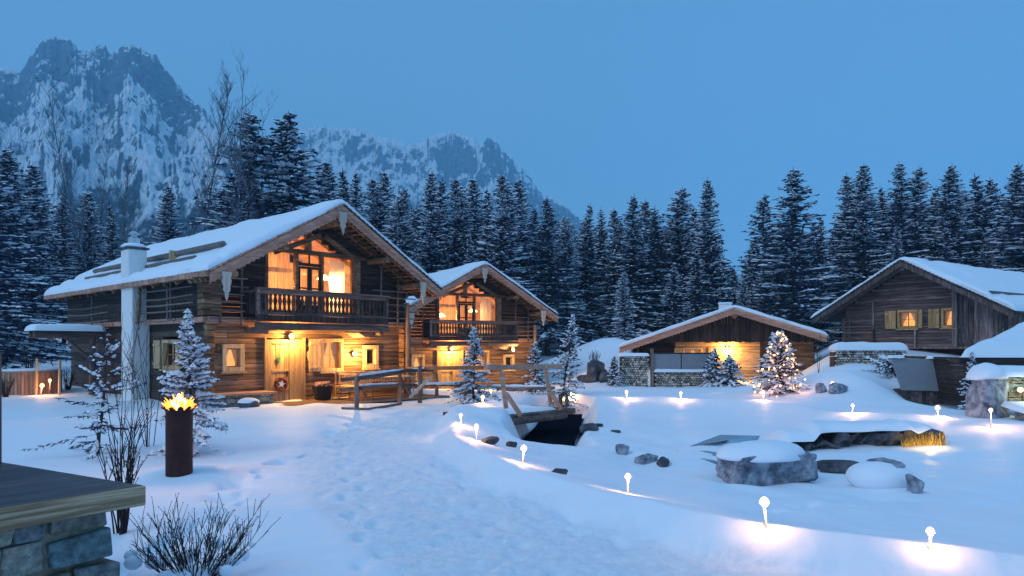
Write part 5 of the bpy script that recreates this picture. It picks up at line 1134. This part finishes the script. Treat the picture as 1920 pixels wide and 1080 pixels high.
# fire column
p = G(336, 888); fc = empty('fire_column', (p.x, p.y, p.z), 0, 'tall rusty steel fire column with open flames on top in the left foreground', 'fire column')
m = MB(130); m.lathe((0, 0, -.4), [(.172, 0), (.172, 1.28)], 36); m.build('steel_tube', RUST, fc, smooth=False)
m = MB(131); n = 12
for i in range(n):
    a = 6.283 * i / n; ca, sa = math.cos(a), math.sin(a); t_ = Vector((-sa, ca, 0)) * .038; u_ = Vector((ca, sa, 0)); f_ = m.r.uniform(.75, .95)
    P_ = [u_ * .165 + Vector((0, 0, .86)), u_ * .185 + Vector((0, 0, .90)), u_ * (.225 * 1) + Vector((0, 0, .925)), u_ * (.255 * f_) + Vector((0, 0, .945))]
    vs = []
    for k, q in enumerate(P_): w_ = (1, 1.1, .9, .1)[k]; vs += [q - t_ * w_, q + t_ * w_, q + t_ * w_ + Vector((0, 0, -.008)), q - t_ * w_ + Vector((0, 0, -.008))]
    fs = []
    for k in range(3):
        for j in range(4): fs.append((k * 4 + j, k * 4 + (j + 1) % 4, k * 4 + 4 + (j + 1) % 4, k * 4 + 4 + j))
    m.add(vs, fs)
m.lathe((0, 0, .84), [(.10, 0), (.165, .0), (.178, .05), (.170, .05), (.15, .02)], 30); m.build('curled_rim', RUST, fc)
m = MB(132); rf_ = random.Random(5)
for i in range(70):
    a = rf_.uniform(0, 6.28); rr2 = rf_.random() ** .6 * .145; h = rf_.uniform(.05, .20) * (1.5 - rr2 * 6); x, y = rr2 * math.cos(a), rr2 * math.sin(a); w_ = rf_.uniform(.014, .034); lx = rf_.uniform(-.05, .05) + x * .5; ly = y * .5
    m.tube([(x, y, .86), (x + lx * .2, y + ly * .2, .88 + h * .3), (x + lx * .4 + rf_.uniform(-.012, .012), y + ly * .5, .88 + h * .6), (x + lx, y + ly, .88 + h)], [w_ * .9, w_, w_ * .6, .003], 7)
m.build('flame', FLAME, fc, smooth=True); m = MB(133)
for i in range(26):
    a = rf_.uniform(0, 6.28); rr2 = rf_.random() ** .6 * .085; h = rf_.uniform(.12, .24) * (1.15 - rr2 * 5); x, y = rr2 * math.cos(a), rr2 * math.sin(a); w_ = rf_.uniform(.035, .055)
    m.tube([(x, y, .86), (x, y, .88 + h * .3), (x * .9, y * .9, .88 + h * .65), (x + rf_.uniform(-.02, .02), y, .88 + h)], [w_ * .9, w_, w_ * .7, .006], 8)
m.build('flame_core', FLAMEC, fc, smooth=True)
point('flame_light', (0, 0, 1.42), 42, (1, .42, .11), .10, fc)

# hot tub far left
o = empty('hot_tub', (-18.95, 26.9, gz(-18.95, 26.9) - .1), 0, 'round wooden hot tub with slatted side in the snow at the far left', 'hot tub'); m = MB(140); n = 52
for i in range(n): a = 6.283 * i / n; m.box((1.0 * math.cos(a), 1.0 * math.sin(a), .46), (.05, .112, .92), Matrix.Rotation(a, 3, 'Z'))
m.build('slatted_side', wood('tub_slat', (.36, .19, .12), (.55, .32, .20), 'z', var=.3), o)
m = MB(); m.lathe((0, 0, .92), [(.93, 0), (1.06, 0), (1.06, .05), (.93, .05)], 40); m.build('rim', W_BARGE, o); m = MB(); m.lathe((0, 0, .95), [(.1, 0), (.98, .0), (1.0, .04), (.8, .09), (.1, .1)], 30); m.build('snow_cover', SNOW, o, smooth=True)
for px, pt, lab in ((68, 672, 'left'), (111, 675, 'right')):
    q = at(px, 700, 25.6); m = MB(); m.tube([(0, 0, -.2), (.03, 0, HC + (HY - pt) / FP * 25.6 - gz(q.x, 25.6))], .045, 8); o2 = m.build('wooden_post', W_PALE); o2.location = (q.x, 25.6, gz(q.x, 25.6)); tag(o2, 'pale round post at the %s side of the hot tub steps' % lab, 'post', 'posts of the hot tub')
torch(at(76, 733, 25.3), 'amber torch low in front of the hot tub', 1.6, 14, True, .14, 'torches at the hot tub'); torch(at(94, 722, 25.6), 'amber torch higher right in front of the hot tub', 1.4, 10, True, .14, 'torches at the hot tub')
for i, (px, py, s_) in enumerate(((60, 668, 1.0), (96, 670, 1.25), (30, 672, .8))):
    p = G(px, py); rock('snow_boulder', p + Vector((0, 0, .2)), (s_ * 1.2, s_, s_ * .8), 150 + i, ['snow covered boulder left of the larger one before the left forest edge', 'larger snow covered boulder before the left forest edge', 'lowest snow covered boulder far left of the forest edge'][i], cap=(1.2, 1.2, .55, 0, 0, .15), group='snow covered boulders at the forest edge', mat=ROCK2)

# ------------------------------------------------------------------ young firs and shrubs
def yfir(px, py, top, Rw, seed, label, snow_=.6, dmax=70, d=None, lean=0, **k):
    p = G(px, py, dmax=dmax) if d is None else Vector(((px - 960) / FP * d, d, gz((px - 960) / FP * d, d)))
    h = HC + (HY - top) / FP * p.y - p.z
    a = dict(gap=h / 17, nb=6, clear=.05, tw=h * .085, tww=h * .0095, st=h * .055, snow=snow_, up=.7, droop=.42, trunk_r=h * .014, taper=.85); a.update(k)
    o = fir('young_fir', h, Rw, seed, lean=lean, **a); o.location = p; tag(o, label, 'fir tree', 'young firs in the garden'); return o, p, h
yfir(182, 852, 628, 1.15, 401, 'sparse young fir with bare needled boughs left of the fire column', .30, gap=.17, nb=5, dens=.75, tw=.17, tww=.013, st=.085, lean=.10, blob=2.2, droop=.3, up=.6)
yfir(362, 848, 590, .82, 402, 'young fir loaded with snow clumps right behind the fire column', .95, gap=.13, nb=6, dens=.9, tw=.15, tww=.014, st=.085, lean=-.04, blob=2.6)
yfir(888, 742, 615, .95, 403, 'young snowy fir before the door of the rear chalet', .8, d=23.0, gap=.15, nb=6, tww=.022, tw=.22, st=.13, blob=1.6)
yfir(1052, 735, 592, 1.0, 404, 'tallest young snowy fir right of the bridge, its top bent under snow', .8, d=26, gap=.2, nb=6, dens=.85, tww=.024, tw=.26, st=.14, blob=1.7, lean=.12)
yfir(1003, 735, 640, .85, 405, 'young fir just behind the right bridge post', .75, d=27, gap=.18, nb=6, tww=.024, tw=.25, st=.14, blob=1.6)
yfir(1340, 722, 655, .9, 407, 'dark dense fir bush leaning at the right end of the low firewood stack', .55, d=32.2, gap=.12, nb=9, tww=.03, tw=.26, st=.14, blob=1.6, droop=.5, up=.5)
yfir(1368, 722, 668, .9, 417, 'second dense fir bush right of the low firewood stack, the lower one', .55, d=31.6, gap=.12, nb=9, tww=.03, tw=.26, st=.14, blob=1.6, droop=.5, up=.5)
yfir(1152, 720, 668, .5, 408, 'small fir left of the tall firewood stack', .6, d=32.6, gap=.12, nb=7, tww=.028, tw=.2, st=.13, blob=1.4)
yfir(1672, 726, 678, 1.35, 409, 'low broad fir bush below the barn', .6, d=27.5, gap=.10, nb=11, tww=.026, tw=.28, st=.14, taper=.4, blob=1.7, up=.5, droop=.3)
yfir(1822, 740, 662, .5, 410, 'slim young fir between the grey panel and the right rim stones', .7, d=22, gap=.12, nb=6, tww=.022, tw=.18, st=.12, blob=1.5)
tree, tp, th_ = yfir(1462, 735, 622, 1.12, 406, 'fir tree wrapped in warm fairy lights in front of the low cabin', .85, d=25.6, gap=.11, nb=9, tww=.024, tw=.26, st=.14, blob=1.7, taper=.75)
m = MB(); rs = random.Random(11)
for i in range(120):
    t = rs.random() ** 1.15 * .96; a = i * 2.4; r_ = 1.12 * (1 - t) ** .75 * rs.uniform(.6, 1.0) + .02; m.ico((r_ * math.cos(a), r_ * math.sin(a), .08 + t * th_ - .18 * r_), rs.uniform(.020, .040), sub=1)
o = m.build('fairy_lights', STRING); o.location = tp; tag(o, 'string of warm fairy light bulbs on the fir before the low cabin', 'fairy lights')
for i, (x, y, z, pw) in enumerate(((-.6, -.75, .35, 5), (.6, -.75, .3, 5), (0, -.75, .9, 5), (-.35, -.5, 1.4, 4), (.4, -.55, 1.3, 4), (0, -.35, 1.95, 3), (.15, .1, .6, 4), (-.9, -.3, .2, 3))): point('fairy_glow', (x, y, z), pw * .9, (1, .34, .15), .12, o)

def shrub(name, p, h, rad, n, seed, label, rs_=.007, upright=.5, side=3, mat=TWIG, base=.08, bud=True, sn=0):
    m = MB(seed); r = m.r; o = empty(name, p, 0, label, 'shrub')
    for i in range(n):
        a = r.uniform(0, 6.283); sp = r.random() ** .6; b0_ = Vector((base * math.cos(a) * r.random(), base * math.sin(a) * r.random(), -.06)); L = h * r.uniform(.6, 1.0) * (1.0 + .15 * sp)
        d = Vector((math.cos(a) * sp * rad / h, math.sin(a) * sp * rad / h, 1.0)).normalized(); P_ = [b0_]; q = b0_; k = 6
        for j in range(k): d = (d + Vector((r.uniform(-.09, .09), r.uniform(-.09, .09), .10 * upright))).normalized(); q = q + d * L / k; P_.append(q)
        m.tube(P_, [rs_ * (1 - .75 * j / k) for j in range(k + 1)], 5, cap=False)
        for _ in range(side):
            t = r.uniform(.35, .95); j = min(k - 1, int(t * k)); b_ = P_[j].lerp(P_[j + 1], t * k - j); a2 = r.uniform(0, 6.28); d2 = (Vector((math.cos(a2), math.sin(a2), .9)) * .7 + d).normalized(); l2 = L * r.uniform(.10, .30)
            m.tube([b_, b_ + d2 * l2 * .5 + Vector((0, 0, .01)), b_ + d2 * l2], [rs_ * .55, rs_ * .45, rs_ * .25], 4, cap=False)
            if bud: m.ico(b_ + d2 * l2, rs_ * .9, sub=1)
    m.build('twigs', mat, o)
    if sn:
        s = MB(seed + 1)
        for i in range(sn):
            a = s.r.uniform(0, 6.28); rr2 = s.r.uniform(.05, .55) * rad; zc = rr2 * h / rad * s.r.uniform(.35, .6) + .03; w_ = s.r.uniform(.025, .065)
            s.ico((rr2 * math.cos(a), rr2 * math.sin(a), zc), w_, sc=(1.1, 1.1, .9), sub=2, jit=.04)
        s.build('snow_clumps', SNOW, o, smooth=True)
    return o
pS = Vector((-2.60, 5.62, gz(-2.60, 5.62))); shrub('bare_shrub', pS, .70, 1.05, 74, 501, 'spreading leafless shrub in the snow beside the stone pillar', .0055, side=5, sn=34)
pB = G(228, 1000); shrub('bundled_shrub', pB, 1.15, .18, 20, 502, 'narrow bundle of upright dark stems behind the stone pillar', .009, upright=.3, side=4, base=.07, sn=0)
shrub('bare_shrub', Vector((-6.0, 10.6, gz(-6.0, 10.6))), 2.5, .75, 7, 503, 'tall thin leafless sapling between the sparse fir and the fire column', .007, side=8, base=.1)
shrub('bare_shrub', Vector((-6.7, 12.6, gz(-6.7, 12.6))), 2.9, .9, 6, 504, 'tall leafless whips before the white chimney', .008, side=8, base=.1)
for i, (px, py, d, h, lab) in enumerate(((1115, 690, 40, 1.0, 'snowy brush on the slope behind the bridge'), (1535, 690, 28, 1.9, 'single bare sapling between the lit fir and the barn'), (55, 702, 33, 1.3, 'bare shrub behind the hot tub'), (128, 705, 28, .9, 'small bare shrub right of the hot tub'), (10, 720, 25, .8, 'bare shrub at the left rim before the hot tub'))):
    x = (px - 960) / FP * d; shrub('bare_shrub', Vector((x, d, gz(x, d))), h, h * .45 if i != 1 else .1, 24 if i != 1 else 3, 510 + i, lab, .012, side=5)

# ------------------------------------------------------------------ stone pillar with wooden slab, left foreground
Cn = Vector((-2.38, 4.40, 1.0)); Aa = Vector((-4.3, 5.48, 1.0)); Bb = Vector((-3.2, 3.32, 1.0)); u = (Aa - Cn).normalized(); v = (Bb - Cn).normalized()
o = empty('stone_pillar', (Cn.x, Cn.y, 0), math.atan2(-v.y, -v.x), 'stone masonry pillar carrying a thick varnished wood slab in the left foreground', 'pillar')
M_ = Matrix.Rotation(-math.atan2(-v.y, -v.x), 3, 'Z')
ul = M_ @ u
m = MB(); th = .115
for k in range(2):
    y0_, y1_ = (.0, .62) if k == 0 else (.625, 2.4)
    P_ = [Vector((0, 0, 0)) + ul * y0_ / 1, Vector((-3.2, 0, 0)) + ul * y0_, Vector((-3.2, 0, 0)) + ul * y1_, ul * y1_]; m.prism([q + Vector((0, 0, 1.0)) for q in P_][::-1], (0, 0, -th + .02), .3 + .3 * k)
m.build('slab_top', W_COPE, o, bevel=.006)
m = MB(); m.prism([(.012, -.02, .997), (-3.2, -.02, .997), (-3.2, .10, .997) , (.012, .10, .997)][::-1], (0, 0, -.125), .5); m.build('slab_edge', W_EDGE, o, bevel=.006)
m = MB(601); z = .87
while z > -.1:
    hh = m.r.uniform(.11, .22); x = -.16 - m.r.uniform(0, .02) + (.05 if z < .65 else 0)
    while x > -3: w_ = m.r.uniform(.12, .42); m.bx(x - w_ + .014, x, .10 - m.r.uniform(0, .05), .40, z - hh + .014, z, jit=.022); x -= w_
    y_ = .41
    while y_ < 2.0: w_ = m.r.uniform(.2, .4); m.bx(-.6, -.16 + m.r.uniform(-.01, .035), y_, y_ + w_ - .012, z - hh + .012, z, jit=.012); y_ += w_
    z -= hh
st_ = m.build('masonry', STONE, o, bevel=.016); sb = st_.modifiers[0]; sb.segments = 2
m = MB(); m.bx(-3, -.19, .125, 1.9, -.2, .86); m.build('mortar_core', MORTAR, o)
m = MB(); m.tube([(0, 0, 0), (0, 0, 1.1)], .012, 6); q = at(2, 810, 5.2); o = m.build('thin_post', W_RAILV); o.location = (q.x - .01, q.y, .75); tag(o, 'thin grey upright post cut by the left picture rim behind the slab', 'post')

# ------------------------------------------------------------------ blue evening haze
def haze():
    m = bpy.data.materials.new('evening_haze'); m.use_nodes = True; n = m.node_tree.nodes; l = m.node_tree.links; n.remove(n['Principled BSDF'])
    v = n.new('ShaderNodeVolumePrincipled'); v.inputs['Color'].default_value = (.42, .78, 1, 1); v.inputs['Density'].default_value = .00036; v.inputs['Anisotropy'].default_value = 0
    l.new(v.outputs[0], n['Material Output'].inputs['Volume'])
    me = bpy.data.meshes.new('haze'); x, y0, y1, z0, z1 = 2150, -60, 2800, -60, 760
    V = [(a, b_, c_) for a in (-x, x) for b_ in (y0, y1) for c_ in (z0, z1)]
    me.from_pydata(V, [], [(0, 1, 3, 2), (4, 6, 7, 5), (0, 4, 5, 1), (2, 3, 7, 6), (0, 2, 6, 4), (1, 5, 7, 3)]); me.materials.append(m); o = bpy.data.objects.new('haze', me); link(o); tag(o, kind='stuff')
haze()
